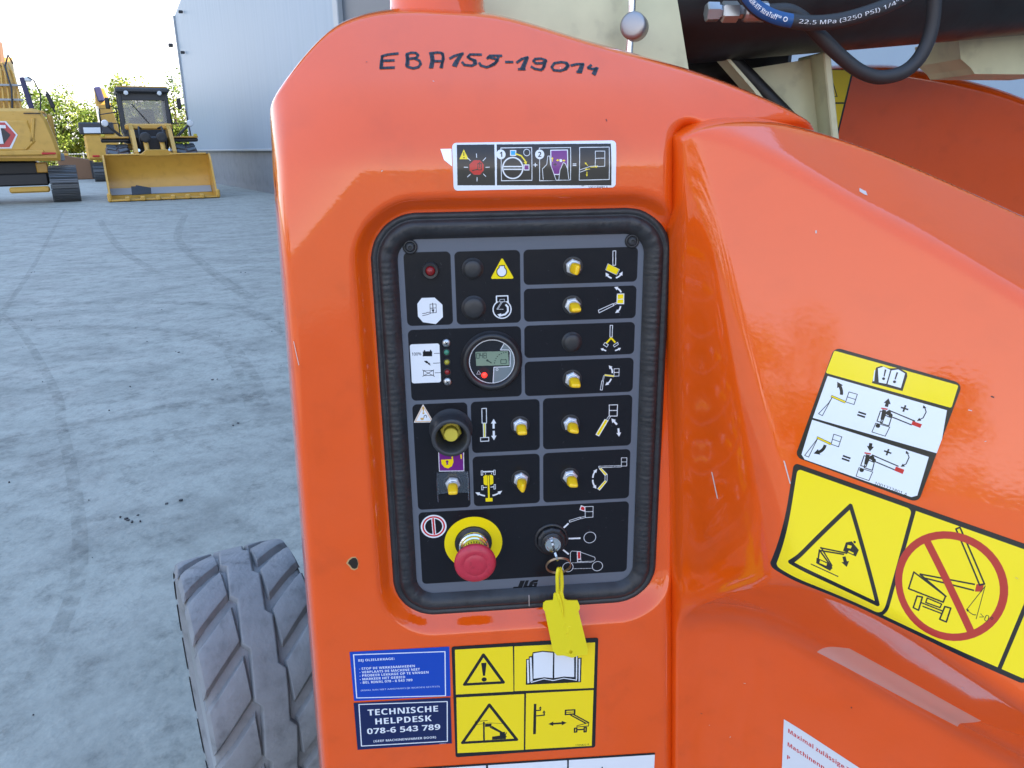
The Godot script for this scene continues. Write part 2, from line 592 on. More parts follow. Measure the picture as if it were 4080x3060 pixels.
F Y 90,-13.6 92.5,-14.6 83.1,-31.5 80.5,-30
H W 2.2 5.4 4.8 103,-19.9 96.6,-12.5
H W 2.2 5.4 4.8 104.7,-24.3 105.8,-34.3
C W .6 109,-59.6 115.2,-59.8 115.4,-69.8 109.2,-69.6
L W .6 109.1,-64.6 115.4,-64.8
C W .6 83.6,-68.4 109,-68.9 109.1,-70.5 83.8,-70.1
L W .6 101.9,-68.8 101.9,-70.5
F W 83.6,-70.9 86.8,-70.6 93.7,-78.5 91,-80.7
F Y 84.6,-71.2 86.5,-71.2 92.7,-78.4 91.2,-79.7
F W 93.5,-87.6 91,-85.6 82.4,-95.8 85.3,-98.2
F Y 92.7,-87.6 91.1,-86.4 83.4,-95.8 85,-97.1
L W .7 93.3,-78.5 93.4,-87.1
L W .7 91,-80.6 91,-85.6
K W 1.8 4.6 4.4 77.3,-82.1 78.3,-76.8 81.9,-71.6
K W 1.8 4.6 4.4 77.2,-84.4 78.1,-89.9 81.5,-95.8
O W -102.3,-131.3 14.4
O R -102.3,-131.3 12.6
O W -102.3,-131.3 10.9
O D -102.3,-131.3 9.5
L W 3.9 -102.6,-121.5 -102,-141.2
L R 1.9 -102.6,-121 -102,-141.6
O Y -58.6,-154.8 32.8
O D -58.6,-154.8 21
C W .7 68.8,-117.1 78.1,-117.4 78,-130.9 69.3,-130.9
L W .7 68.9,-123.5 78.2,-123.8
F W 64.1,-115 69.1,-117.3 68.9,-123.5 62.4,-120.8
F R 64.9,-116.5 68.3,-118.2 68.1,-122 63.7,-120.2
C W .7 50.9,-133.4 63.7,-129.9 64.1,-131.8 51.3,-135.6
L W .6 64.1,-130.3 69.5,-129
L W .6 64.3,-132.1 69.5,-130.8
L W 2 44.6,-142.3 50,-136.9
L W 2 50.2,-156.4 64.1,-156.7
L W 2 43.7,-170 50.6,-176.6
R W 74.9,-156.5 6.9 .7
L W .6 52.6,-187.1 52.5,-174.5 54.2,-172.6 62.2,-173.7 80.9,-182.3 81.7,-185 80.3,-187.5 60.3,-187.1
L W .5 60.2,-173.8 60.7,-187.6
L W .5 53.7,-187.9 78.3,-188.7
F W 60.2,-173.6 64.6,-173.5 64.9,-183.9 60.7,-184.1
F R 61,-174.5 63.9,-174.5 64.1,-183 61.3,-183.1
C W .5 61.2,-184.2 64.9,-184.2 65,-187.5 61.3,-187.4
O D 49.7,-193.3 6.2
R W 49.7,-193.3 6.1 .7
R W 84.4,-194.4 6.1 .7
L W .5 55.7,-195.8 77.8,-196.7
F K -5.8,-207.3 -0.3,-207.4 -3.8,-216.7 -5.7,-218.1 -16,-218 -13.6,-214.8 -8.6,-214.9
F K 0.5,-207.4 4.2,-207.4 1.8,-214.7 6.8,-214.8 5.5,-218.3 -3.6,-218.4
F K 7.9,-208.3 9.5,-207.5 15.1,-207.6 14,-210.8 9.8,-210.6 8.1,-215.3 9.7,-215.5 10.4,-213.7 8.9,-213.6 9.9,-211.2 14.3,-211.4 12.4,-217.9 11,-218.7 4.1,-218.7 3.1,-217.2 5.3,-210.2
O K 13.2,-218 .5""",
"top": """B W -66.5,447.8 90.3,404.2 4
F D -62,446 -26.6,445.8 -26.9,408.5 -62.8,409.2
F D -24.4,445.8 85.1,444.9 86,406.3 -25.2,408.5
F Y -55.6,441.9 -60.2,432.9 -51.3,432.8
L K .8 -55.7,439.2 -55.7,436
O K -55.7,434.3 .6
F R -46.5,431.9 -40.7,431.8 -37.2,427.9 -37.3,422.4 -41.1,418.5 -46.9,418.6 -50.9,422.7 -50.8,428.1
C K .6 -42.8,428.8 -39.4,428.8 -39.6,423 -43,423
L K .6 -41.1,430.4 -41.2,424.7
L K .8 -48.5,422.3 -43.3,423.5
L W .7 -43.8,437.9 -43.7,434.1
L W .7 -35,434 -38,431.1
L W .7 -31.7,425.3 -35.7,425.2
L W .7 -35.4,416.7 -37.9,419.3
L W .7 -43.9,416.4 -44,412.5
L W .7 -53.2,416.6 -50,419.3
L W .7 -56.2,425.7 -52.2,425.5
L W .7 -52.6,434.3 -49.6,431.4
C W .7 -20.5,442.5 8.8,442.5 8.6,412.5 -20.7,412.6
F W -11.9,440.5 -6,440.4 -6.1,435.1 -12,435.2
F U2 -11.1,439.7 -6.9,439.6 -7,436 -11.1,436.1
R W 4,438 3 .6
K Y 1.3 3.4 3 -7,437.1 -1.3,435.1 2.2,430.5 3.2,426.7
F W 0.7,427.2 6.3,427.1 6.2,421.6 0.7,421.7
F P 1.6,426.4 5.4,426.3 5.4,422.5 1.5,422.6
R W -9.7,424.1 9.6 1.3
L W 1.2 -18.4,425.6 -1,425.3
L W 1.2 -18.4,423.1 -1.1,422.8
O W -20.6,436.7 4.4
T K .3 0 0 M -20.6,436.7 4.6|1
T W .3 0 0 M 12,426.5 5.5|+
C W .7 16.1,441.9 46.1,441.9 45.9,412.2 16,411.9
F W 26.5,440.1 43.5,440.1 43.6,421.5 34.4,416.9 26.5,417.1
F P 27.4,439.2 42.6,439.3 42.7,422.3 33.9,417.8 27.4,417.9
O W 16.3,436.1 4.4
T K .3 0 0 M 16.3,436.1 4.6|2
F D 19.5,412.2 18.7,422.8 23,426.9 23.9,434.3 25.7,434.6 26.5,426.8 30,417.5 31.8,411.9
L W .6 19.5,412.7 18.7,422.8 23,426.9 23.9,434.3 25.7,434.6 26.5,426.8 30,417.5 31.8,412.4
F D 44.2,412.2 43,422.3 40.9,427.4 38.8,428.2 35.7,421.6 34.5,412.4
L W .6 44.2,413 43,422.3 40.9,427.4 38.8,428.2 35.7,421.6 34.5,412.4
T D .3 0 0 M 30.9,426.7 5|+
H Y .8 2.4 2 28.3,429.3 28.3,433.6
H Y .8 2.4 2 35.3,430.5 31.8,430.5
H Y .8 2.4 2 37.9,430.1 41.1,430
F W 35.3,431.5 37.7,431.4 37.7,428.8 35.3,428.8
T W .3 0 0 M 49.7,426.1 5.5|=
C W .7 54.8,441.8 83.4,441.7 83.7,411.8 54.4,411.7
C W .6 69.9,438.2 79.1,438.1 79,424.2 69.8,423.9
L W .6 70,431.6 79.2,431.7
L W .6 55,421.3 65.2,424.4 72.6,424.6
L W .6 55,419.1 63.5,421.9
H Y .7 2.2 2 65.2,423.6 72.3,423.8
H Y .7 2.2 2 64.7,421.9 59.6,421.7
H Y .7 2.2 2 62.6,425 59.5,428.2
H Y .7 2.2 2 61.8,419.5 61.8,414.9
T K .15 0 19 R 82.5,404.6 2.2|1001189882 A""",
"blue": """B U -203.6,-102.6 -91,-169.5 .1
C W 1.2 -199.4,-106.6 -96.1,-108.9 -97.1,-168.6 -200.2,-165.3
T W .25 0 41 L -194.7,-115 3.1|BIJ OLIELEKKAGE:
T W .25 0 63.5 L -194.6,-125.8 3.1|- STOP DE WERKZAAMHEDEN
T W .25 0 69 L -194.6,-130.6 3.1|- VERPLAATS DE MACHINE NIET
T W .25 0 79 L -194.8,-135.2 3.1|- PROBEER LEKKAGE OP TE VANGEN
T W .25 0 52 L -195,-140 3.1|- MARKEER HET GEBIED
T W .25 0 60 L -194.8,-144.6 3.1|- BEL RIWAL 078 - 6 543 789
T W .2 0 91 L -194.7,-155.6 2|(RIWAL KAN NIET AANSPRAKELIJK WORDEN GESTELD)""",
"help": """B N -204.8,-173.5 -92.6,-238 .1
C W 1.2 -198.8,-176 -96.6,-178.7 -98,-234.4 -199.8,-233
T W .8 0 82 M -148.5,-187.7 8|TECHNISCHE
T W .8 0 66 M -148.5,-200.3 8|HELPDESK
T W .8 0 86 M -148.9,-213.3 7.6|078-6 543 789
T W .3 0 74 M -148.3,-227.8 3|(GEEF MACHINENUMMER DOOR)
T W .1 0 0 R -99.6,-237.6 1.8|101973""",
"yellow": """B K -88.3,-104.5 82.5,-261.5 3
F Y -84.5,-108.9 -17.7,-109.3 -17.4,-171.7 -85.2,-170.7
F Y -16,-109.5 78.8,-110.8 78.6,-174.3 -16.3,-171.4
F Y -84.8,-175 -4.7,-176.3 -5.6,-257.5 -85.9,-255.5
F Y -2.5,-175.7 78.4,-177.2 78.1,-258.8 -3.7,-257.3
C K 3.6 -51.9,-118.2 -74.8,-157.4 -29.2,-158
F K -54.7,-129.3 -48.5,-129.1 -50.5,-147 -53,-147.2
O K -51.7,-152.2 3
F K -2.4,-127.7 0.8,-127.6 0.9,-124.2 4.5,-124.1 5.4,-118.9 17.1,-117.8 29.7,-119.9 44.1,-118.5 55,-120.9 56,-126.2 58.7,-126.5 59.1,-130.7 63.3,-130.6 63.1,-164.9 -2.8,-163.5
F W -1.3,-128.9 0.5,-128.6 1.4,-161.1 -0.9,-161.5
F W 1.9,-126 4.1,-125.7 5.3,-158.2 2.7,-160.1
F W 6.3,-120.5 17.1,-119.2 29.3,-121.5 29,-156.4 18.8,-154.6 6.4,-155.7
F W 30.9,-121.6 44.1,-120.2 54.1,-121.9 54.8,-157.1 42.5,-155.4 31,-156.5
F W 56.5,-127.3 58,-127.2 58.3,-160.6 56.8,-162.7
F W 59.8,-131.8 61.6,-131.8 61.6,-163.5 60.2,-163.8
L W 1.2 3.3,-160.6 18.8,-156.8 29.7,-159.9 42.5,-157.7 58.1,-161.7
C K 3.6 -46.3,-188.3 -79.5,-240.7 -14,-241.7
L K 2 -53.3,-212.3 -53.6,-239.9
L K .8 -59.7,-210.9 -48.7,-210.8
L K .5 -61.6,-215.6 -46.9,-214.3 -28.6,-216.9
F K -51.9,-215.4 -44.2,-215.4 -44.3,-219.9 -52,-219.8
L K 1.7 -46.2,-220.4 -33.4,-229.4
L K 1.7 -44.3,-219.4 -31.6,-229.6
F K -34.4,-229.3 -27.9,-228.8 -28.9,-235.5 -34.5,-233.8
F K -43.7,-234.7 -34.5,-233.8 -27.1,-235 -27.1,-239.5 -43.8,-239.2
L K 1.2 -29.8,-229.8 -26.5,-236.8
L K 1.2 -26.4,-230.1 -29.9,-238.3
L K .6 -61,-239.8 -47.5,-240.2
F K 6.7,-191.4 9.8,-191.4 9.2,-235.3 5.8,-235.4
L K 1.7 9.8,-201.1 14.6,-201.1 14.6,-198.7
L K 1.7 9.7,-208.9 19.2,-208.6 19.2,-205.3
F K 12.7,-198.5 16.4,-198.4 14.6,-195.4
F K 17.1,-205.1 20.8,-205 19,-201.3
H K 2.6 6.6 6 35.3,-222 24.3,-221.9
H K 2.6 6.6 6 35.3,-222 46.6,-221.9
C K 1.9 45,-203.7 56.1,-203.8 56.2,-209.8 45,-209.9
L K .8 45,-206.8 56.1,-206.9
L K 1.7 51.1,-210.9 71,-225.3
L K 1.7 54.9,-210.4 73.8,-224.2
F K 58.8,-226.9 74.3,-223.4 73.8,-229.4 58.8,-229.8
F Y 59.7,-227.9 73.2,-224.6 72.9,-228.2 59.7,-228.8
C K 1.8 56.4,-230.7 59,-230.8 59.1,-236.4 56.4,-236.6
C K 1.8 68.2,-230.7 70.7,-230.7 70.7,-237.1 68.3,-237.3
L K 2 59,-233.2 68.2,-233.4
T K .1 0 0 R 74.6,-256.4 2.6|1705822 B""",
"pump": """B K 0,0 104,-107 6
F Y 2.4,-3.5 100.7,-2.7 99.7,-8.3 100.3,-21.4 3,-24.1 1.3,-9.2
C Y 3 2.3,-4.5 100.2,-3.8 101,-20.3 1.9,-22.8
F W 2.8,-26.4 100.1,-24.6 106.1,-61.4 3,-66.9
F W 3,-68.7 99.6,-66.6 101.5,-101.3 97.9,-104.4 8.5,-106.1 4.5,-102.7
F K 38.1,-7.1 41.5,-4.5 48.1,-4.7 55.3,-2.1 62.1,-4 63.4,-6.7 63.9,-20 39.1,-21
F W 39.6,-7.4 43.4,-4.6 49.3,-5.6 50.1,-18.1 44.1,-18.8
F W 50.3,-5.8 55.1,-3.4 61.1,-5.1 61.9,-18 51.1,-18.1
F W 39.3,-19.3 37.5,-9.7 38.2,-9.5 40.4,-18.9
F K 45,-6.5 46.4,-6.5 46.9,-12.6 46,-12.6
O K 46.7,-14.5 1.2
F K 54.5,-6 55.9,-5.9 55.9,-12.3 54.9,-12.3
O K 55.6,-14.4 1.2
C K .6 11.3,-49.6 12.6,-43.2 10,-62.2 6.4,-61.6
L K 2.2 11.3,-42.7 24.4,-44.2
L Y 1.3 11.6,-42.7 24.4,-44.2
C K .6 24.1,-34.4 31.2,-34.2 31.5,-43.7 24.3,-43.8
L K .6 24.3,-39.1 31.3,-39.1
K K 2.6 5.4 5 19,-38.9 17,-33.9 12.1,-28.8
T K .3 0 0 M 40.1,-50.1 10|=
H K 2.6 5.6 4.6 56.3,-37 55.7,-29.5
T K .3 0 0 M 70,-33.8 9|+
L R 1.2 52.9,-39.5 57.9,-38.8
L K 1 58.8,-39.2 80.9,-41.4
L K 1 61.3,-43.8 79.5,-45.3
F R 79,-41.8 86.5,-42.1 86.2,-45.5 79,-45.1
C K .8 53.1,-42.1 57.8,-41.6 57.5,-51.4 53.3,-51.4
C K .8 55.9,-44.2 62.9,-44.8 63.3,-52.1 56.4,-52.2
C K .6 52.9,-53.4 64.2,-52.9 63.4,-61.7 52.5,-61.9
F K 54.1,-40.1 57.3,-40 57.5,-49.1 55.3,-48.8
O K 59.6,-41.6 2
O K 61.7,-42.9 1.6
O K 55.2,-55.1 1.8
K K .8 3 3 83.3,-26.8 86.2,-31.1 85.6,-36.6 82,-40.7
F K 82.3,-26.4 85.4,-27.8 82.9,-29
C K .6 11.1,-89.5 12.8,-83.2 10.9,-102.7 7.3,-102.5
L K 2.2 11.9,-82.7 24.9,-84.3
L Y 1.3 12.2,-82.8 24.9,-84.3
C K .6 24.2,-74.8 31.1,-74.7 31.4,-84.3 24.9,-84.3
L K .6 24.5,-79.6 31.3,-79.6
K K 2.6 5.4 5 20.5,-86.8 19.3,-92.9 13.9,-97.9
T K .3 0 0 M 40.4,-91.9 10|=
H K 2.6 5.6 4.6 54.7,-71.6 56.2,-78.9
T K .3 0 0 M 69.4,-74.3 9|+
L R 1.2 52.6,-81.6 57.6,-80.7
L K 1 58.6,-81.1 80.9,-82.9
L K 1 61,-85.7 79.4,-86.9
F R 79.1,-83.7 85.9,-84 85.9,-88 79,-87.6
C K .8 53.1,-84.2 57.8,-83.6 57.4,-93.1 53.3,-93.6
C K .8 55.6,-86.4 62.4,-86.8 63.1,-94 56.4,-94.3
C K .6 52.6,-95.8 63.8,-95.3 63.4,-103.7 52.7,-104
F K 54.1,-82.2 57.3,-81.9 57.5,-91.2 55.3,-90.9
O K 59.4,-83.6 2
O K 61.5,-84.9 1.6
O K 55.2,-97.1 1.8
K K .8 3 3 82.9,-68.3 86,-72.4 85.6,-78.7 82.5,-82.6
F K 82.1,-67.8 85.2,-69.2 82.7,-70.5
T K .1 0 26 R 94.4,-104 3|1001222801 A""",
"warn": """B K 0,0 250,-113 5
B Y 4.5,-4.5 115.4,-108.5 4
F Y 119,-4.5 224.5,-4.5 224.5,-108.5 119,-108.5
C K 4 61.6,-20.8 14.5,-95.8 108.2,-99.5
C K 1.6 40.5,-72.1 55.7,-83.1 54.8,-86.3 41.1,-84
F K 39.1,-80.2 55,-80.6 57,-84.3 53.2,-87 39.7,-85.5
F Y 43.1,-81.2 50.7,-81.6 50.5,-84.1 43,-84.1
L K 1.4 40.7,-69.7 68.2,-64.7
L K 1.4 40.6,-72.4 65.3,-66.9
L K 1.4 41.4,-68.9 56.2,-81.9
F K 64.6,-55.4 69.8,-52.3 78.2,-57.6 76.8,-64.5 63.6,-64
F Y 66.7,-56.8 70.9,-56.3 70.4,-59.2 66.8,-59.9
F Y 69,-61.6 74.4,-62 73.9,-63.5 68.6,-63.2
O K 72.6,-52 1.2
L K 1 34.4,-88.3 64.4,-89.3
H K 3.4 8 5 65.6,-68.9 70.5,-77.3
C K 1.4 131.7,-57.7 163.8,-67.4 163.5,-73.4 131.3,-73.9
L K 1.4 137,-57.4 183.5,-47.9
L K 1.4 139.9,-59.5 184.5,-53.1
L K 1.6 137,-57.4 164.7,-67.8
F R2 184.6,-47.3 190.2,-43.8 190.8,-51.6 185.4,-53.8
C K 1.4 154.8,-7.8 157.4,-5.2 190.5,-44.5 187.2,-46.9
L K .6 191.8,-45.5 184.2,-71.3
L K .6 191.5,-45.6 194,-76.2
K K .7 2.6 2.6 192.8,-72.6 189,-73.3 183.3,-70.9
C K 1.4 140.4,-77.3 145.1,-76.3 145.3,-89.1 140.1,-88.7
C K 1.4 166,-76.5 171.2,-75.8 171.4,-89 165.3,-89.1
L K 1.2 145.7,-81.5 165.2,-81.1
L K 1.2 147.6,-84.1 165.3,-83.6
C K 1.2 149.4,-75.4 162.8,-75.5 162.4,-79.1 149.3,-79.8
F Y 228,-4.5 247,-4.5 247,-108.5 228,-108.5
R R2 164,-58 45 6.6
L R2 6.6 135,-27 195,-90
T K .2 0 0 M 201.3,-71.8 5.5|>0°""",
"white": """B K -151,-271 160,-330 3
B W -148,-274 -53,-330 1
B W -50.5,-274 47,-330 1
B W 49,-274 157,-330 1
L K 1.6 91,-287.6 90.8,-295.3
L K 1 104.7,-296.7 108.6,-295.2 120.3,-298.3""",
"rear": """B K 0,0 48,-125 1
F Y 0,-1 44,-1 44,-61 0,-61
F Y 0,-64 44,-64 44,-124 0,-124
C K 1.6 2,-10 26,-50 -22,-50
F K 2,-22 7,-24 7,-45 2,-45
O K 20,-78 4
F K 16,-83 25,-83 23,-110 18,-110""",
}

# ---------------------------------------------------------------- printed matter, drawn with spans and shrunk to half size
class Print:
	var im: Image
	var s: float
	var o: Vector2
	var ink := {}

	func _init(left: float, top: float, w: float, h: float, per_mm: float, ground: Color) -> void:
		s = per_mm * 2.0
		o = Vector2(left, top)
		im = Image.create(int(w * s / 2.0) * 2, int(h * s / 2.0) * 2, false, Image.FORMAT_RGBA8)
		im.fill(ground)

	func at(p: Vector2) -> Vector2:
		return Vector2((p.x - o.x) * s, (o.y - p.y) * s)

	func poly(loops: Array, c: Color) -> void:
		var e := []
		var lo := 1e9
		var hi := -1e9
		for l: PackedVector2Array in loops:
			for i in l.size():
				var a := at(l[i])
				var b := at(l[(i + 1) % l.size()])
				lo = minf(lo, a.y)
				hi = maxf(hi, a.y)
				if a.y != b.y: e.append([minf(a.y, b.y), maxf(a.y, b.y), a.x, a.y, (b.x - a.x) / (b.y - a.y)])
		for y in range(maxi(0, int(lo)), mini(im.get_height(), int(hi) + 1)):
			var yc := y + 0.5
			var xs := []
			for q in e:
				if q[0] <= yc and yc < q[1]: xs.append(q[2] + (yc - q[3]) * q[4])
			xs.sort()
			for i in range(0, xs.size() - 1, 2):
				var x0 := int(round(xs[i]))
				var x1 := int(round(xs[i + 1]))
				if x1 > x0: im.fill_rect(Rect2i(x0, y, x1 - x0, 1), c)

	func disc(c: Vector2, r: float, col: Color, r2 := 0.0) -> void:
		var l := [PackedVector2Array()]
		if r2 > 0.0: l.append(PackedVector2Array())
		for k in 48:
			var d := Vector2.from_angle(TAU * k / 48)
			l[0].append(c + d * r)
			if r2 > 0.0: l[1].append(c + d * r2)
		poly(l, col)

	func line(pts: Array, w: float, col: Color, closed := false) -> void:
		var n := pts.size()
		for i in (n if closed else n - 1):
			var a: Vector2 = pts[i]
			var b: Vector2 = pts[(i + 1) % n]
			var d := (b - a).normalized().orthogonal() * w * 0.5
			poly([PackedVector2Array([a + d, b + d, b - d, a - d])], col)
			if closed or i > 0:
				if w > 0.4: disc(a, w * 0.5, col)

	func head(a: Vector2, b: Vector2, l: float, w: float, col: Color) -> void:
		var d := (b - a).normalized()
		var m := b - d * l
		poly([PackedVector2Array([b, m + d.orthogonal() * w * 0.5, m - d.orthogonal() * w * 0.5])], col)

	func text(fonts: Array, what: String, p: Vector2, h: float, weight: float, shear: float, width: float, anchor: String, col: Color, right := Vector2(1, 0)) -> void:
		var tm := TextMesh.new()
		tm.font = fonts[1] if weight >= 0.25 else fonts[0]
		tm.font_size = 64
		tm.pixel_size = 0.01
		tm.depth = 0.0
		tm.curve_step = 2.0
		tm.text = what
		var a := tm.get_mesh_arrays()
		if a.is_empty() or a[Mesh.ARRAY_VERTEX] == null: return
		var v: PackedVector3Array = a[Mesh.ARRAY_VERTEX]
		var ix = a[Mesh.ARRAY_INDEX]
		var lo := Vector2(1e9, 1e9)
		var hi := -lo
		for q in v:
			lo = Vector2(minf(lo.x, q.x), minf(lo.y, q.y))
			hi = Vector2(maxf(hi.x, q.x), maxf(hi.y, q.y))
		var k := h / (64 * 0.01 * 0.714)
		var kx := k
		if width > 0.0: kx = width / maxf(hi.x - lo.x, 1e-6)
		var x0 := {"L": lo.x, "M": (lo.x + hi.x) * 0.5, "R": hi.x}[anchor] as float
		var y0 := (lo.y + hi.y) * 0.5
		var up := right.orthogonal() * -1.0
		if up.y < 0.0: up = -up
		var count: int = ix.size() if ix != null else v.size()
		for i in range(0, count, 3):
			var t := PackedVector2Array()
			for j in 3:
				var q: Vector3 = v[ix[i + j] if ix != null else i + j]
				var m := Vector2((q.x - x0) * kx, (q.y - y0) * k)
				m.x += m.y * shear
				t.append(p + right * m.x + up * m.y)
			poly([t], col)

	func draw(art: String, fonts: Array, right := Vector2(1, 0)) -> void:
		for ln in art.split("\n", false):
			var said := ln.split("|")
			var w := said[0].split(" ", false)
			var c: Color = ink[w[1]]
			var pts := []
			var nums := []
			for k in range(2, w.size()):
				if "," in w[k]:
					var xy := w[k].split(",")
					pts.append(Vector2(float(xy[0]), float(xy[1])))
				elif w[k].is_valid_float():
					nums.append(float(w[k]))
			match w[0]:
				"F": poly([PackedVector2Array(pts)], c)
				"C": line(pts, nums[0], c, true)
				"L": line(pts, nums[0], c)
				"O": disc(pts[0], nums[0], c)
				"R": disc(pts[0], nums[0] + nums[1] * 0.5, c, nums[0] - nums[1] * 0.5)
				"B":
					var m: Vector2 = (pts[0] + pts[1]) * 0.5
					var hx := absf(pts[1].x - pts[0].x) * 0.5
					var hy := absf(pts[1].y - pts[0].y) * 0.5
					var l := PackedVector2Array()
					for q in 4:
						for k in 7:
							var a := PI * 0.5 * (q + k / 6.0)
							l.append(m + Vector2((hx - nums[0]) * [1, -1, -1, 1][q], (hy - nums[0]) * [1, 1, -1, -1][q]) + Vector2.from_angle(a) * nums[0])
					poly([l], c)
				"H", "K":
					var n := pts.size()
					var path := []
					if n == 3:
						for k in 9:
							var t := k / 8.0
							# a curve through the middle point
							var mid: Vector2 = pts[1] * 2.0 - (pts[0] + pts[2]) * 0.5
							path.append(pts[0] * (1 - t) * (1 - t) + mid * 2 * t * (1 - t) + pts[2] * t * t)
					else:
						path = pts.duplicate()
					var tip: Vector2 = path[path.size() - 1]
					var from: Vector2 = path[path.size() - 2]
					while path.size() > 2 and (path[path.size() - 2] as Vector2).distance_to(tip) < nums[2] * 0.8:
						path.remove_at(path.size() - 2)
					from = path[path.size() - 2]
					path[path.size() - 1] = tip - (tip - from).normalized() * nums[2] * 0.9
					line(path, nums[0], c)
					head(from, tip, nums[2], nums[1], c)
				"T":
					text(fonts, said[1], pts[0], nums[3], nums[0], nums[1], nums[2], w[5], c, right)

	func finish() -> Image:
		var w := im.get_width() / 2
		var h := im.get_height() / 2
		im.resize(w, h, Image.INTERPOLATE_BILINEAR)
		return im

func make_fonts() -> void:
	sans = SystemFont.new()
	sans.font_names = PackedStringArray(["Droid Sans"])
	bold = SystemFont.new()
	bold.font_names = PackedStringArray(["Droid Sans"])
	bold.font_weight = 700

func inks() -> Dictionary:
	return {"W": lin(0.74, 0.76, 0.78), "K": lin(0.012, 0.012, 0.014), "D": lin(0.012, 0.012, 0.015), "Y": lin(0.88, 0.67, 0.008), "Y2": lin(0.74, 0.64, 0.08),
		"R": lin(0.52, 0.02, 0.02), "R2": lin(0.44, 0.03, 0.02), "P": lin(0.16, 0.02, 0.2), "U": lin(0.005, 0.055, 0.4), "U2": lin(0.02, 0.35, 0.7), "N": lin(0.006, 0.014, 0.075),
		"G2": lin(0.17, 0.2, 0.21), "LC": lin(0.2, 0.27, 0.19), "LK": lin(0.03, 0.045, 0.035), "T": lin(0.72, 0.45, 0.25), "T2": lin(0.55, 0.33, 0.1), "S0": lin(0.045, 0.048, 0.055), "S1": lin(0.09, 0.095, 0.1)}

func printed(key: String, left: float, top: float, w: float, h: float, per_mm: float, ground: Color, right := Vector2(1, 0)) -> ImageTexture:
	var p := Print.new(left, top, w, h, per_mm, ground)
	p.ink = inks()
	p.draw(ART[key], [sans, bold], right)
	return ImageTexture.create_from_image(p.finish())

# ---------------------------------------------------------------- materials
func noise_map(sd: int, freq: float, size: int, stops: Array, oct := 4, type := FastNoiseLite.TYPE_SIMPLEX_SMOOTH, normal := 0.0, gain := 0.5) -> NoiseTexture2D:
	var f := FastNoiseLite.new()
	f.seed = sd
	f.noise_type = type
	f.frequency = freq
	f.fractal_octaves = oct
	f.fractal_gain = gain
	var t := NoiseTexture2D.new()
	t.width = size
	t.height = size
	t.seamless = true
	t.noise = f
	if normal > 0.0:
		t.as_normal_map = true
		t.bump_strength = normal
	elif stops.size():
		var g := Gradient.new()
		var off := PackedFloat32Array()
		var col := PackedColorArray()
		for st in stops:
			off.append(st[0])
			col.append(st[1])
		g.offsets = off
		g.colors = col
		t.color_ramp = g
	return t

func grey(v: float) -> Color:
	return Color(v, v, v)

func mat(key: String, c: Color, rough: float, metal := 0.0, spec := 0.5) -> StandardMaterial3D:
	var m := StandardMaterial3D.new()
	m.resource_name = key
	m.albedo_color = c
	m.roughness = rough
	m.metallic = metal
	m.metallic_specular = spec
	mats[key] = m
	return m

func tri_uv(m: StandardMaterial3D, sc: Vector3) -> void:
	m.uv1_triplanar = true
	m.uv1_world_triplanar = true
	m.uv1_scale = sc

# grain in colour, gloss and relief over a material
func worn(m: StandardMaterial3D, sd: int, per_m: float, lo: float, hi: float, rlo: float, rhi: float, bump := 0.0, bump_freq := 0.05) -> void:
	tri_uv(m, Vector3.ONE * per_m)
	m.albedo_texture = noise_map(sd, 0.012, 512, [[0.0, grey(lo)], [0.35, grey(lerpf(lo, hi, 0.75))], [1.0, grey(hi)]], 5)
	m.roughness = 1.0
	m.roughness_texture = noise_map(sd + 1, 0.01, 512, [[0.0, grey(rlo)], [0.5, grey(lerpf(rlo, rhi, 0.3))], [1.0, grey(rhi)]], 5)
	if bump > 0.0:
		m.normal_enabled = true
		m.normal_texture = noise_map(sd + 2, bump_freq, 512, [], 3, FastNoiseLite.TYPE_SIMPLEX_SMOOTH, 4.0)
		m.normal_scale = bump

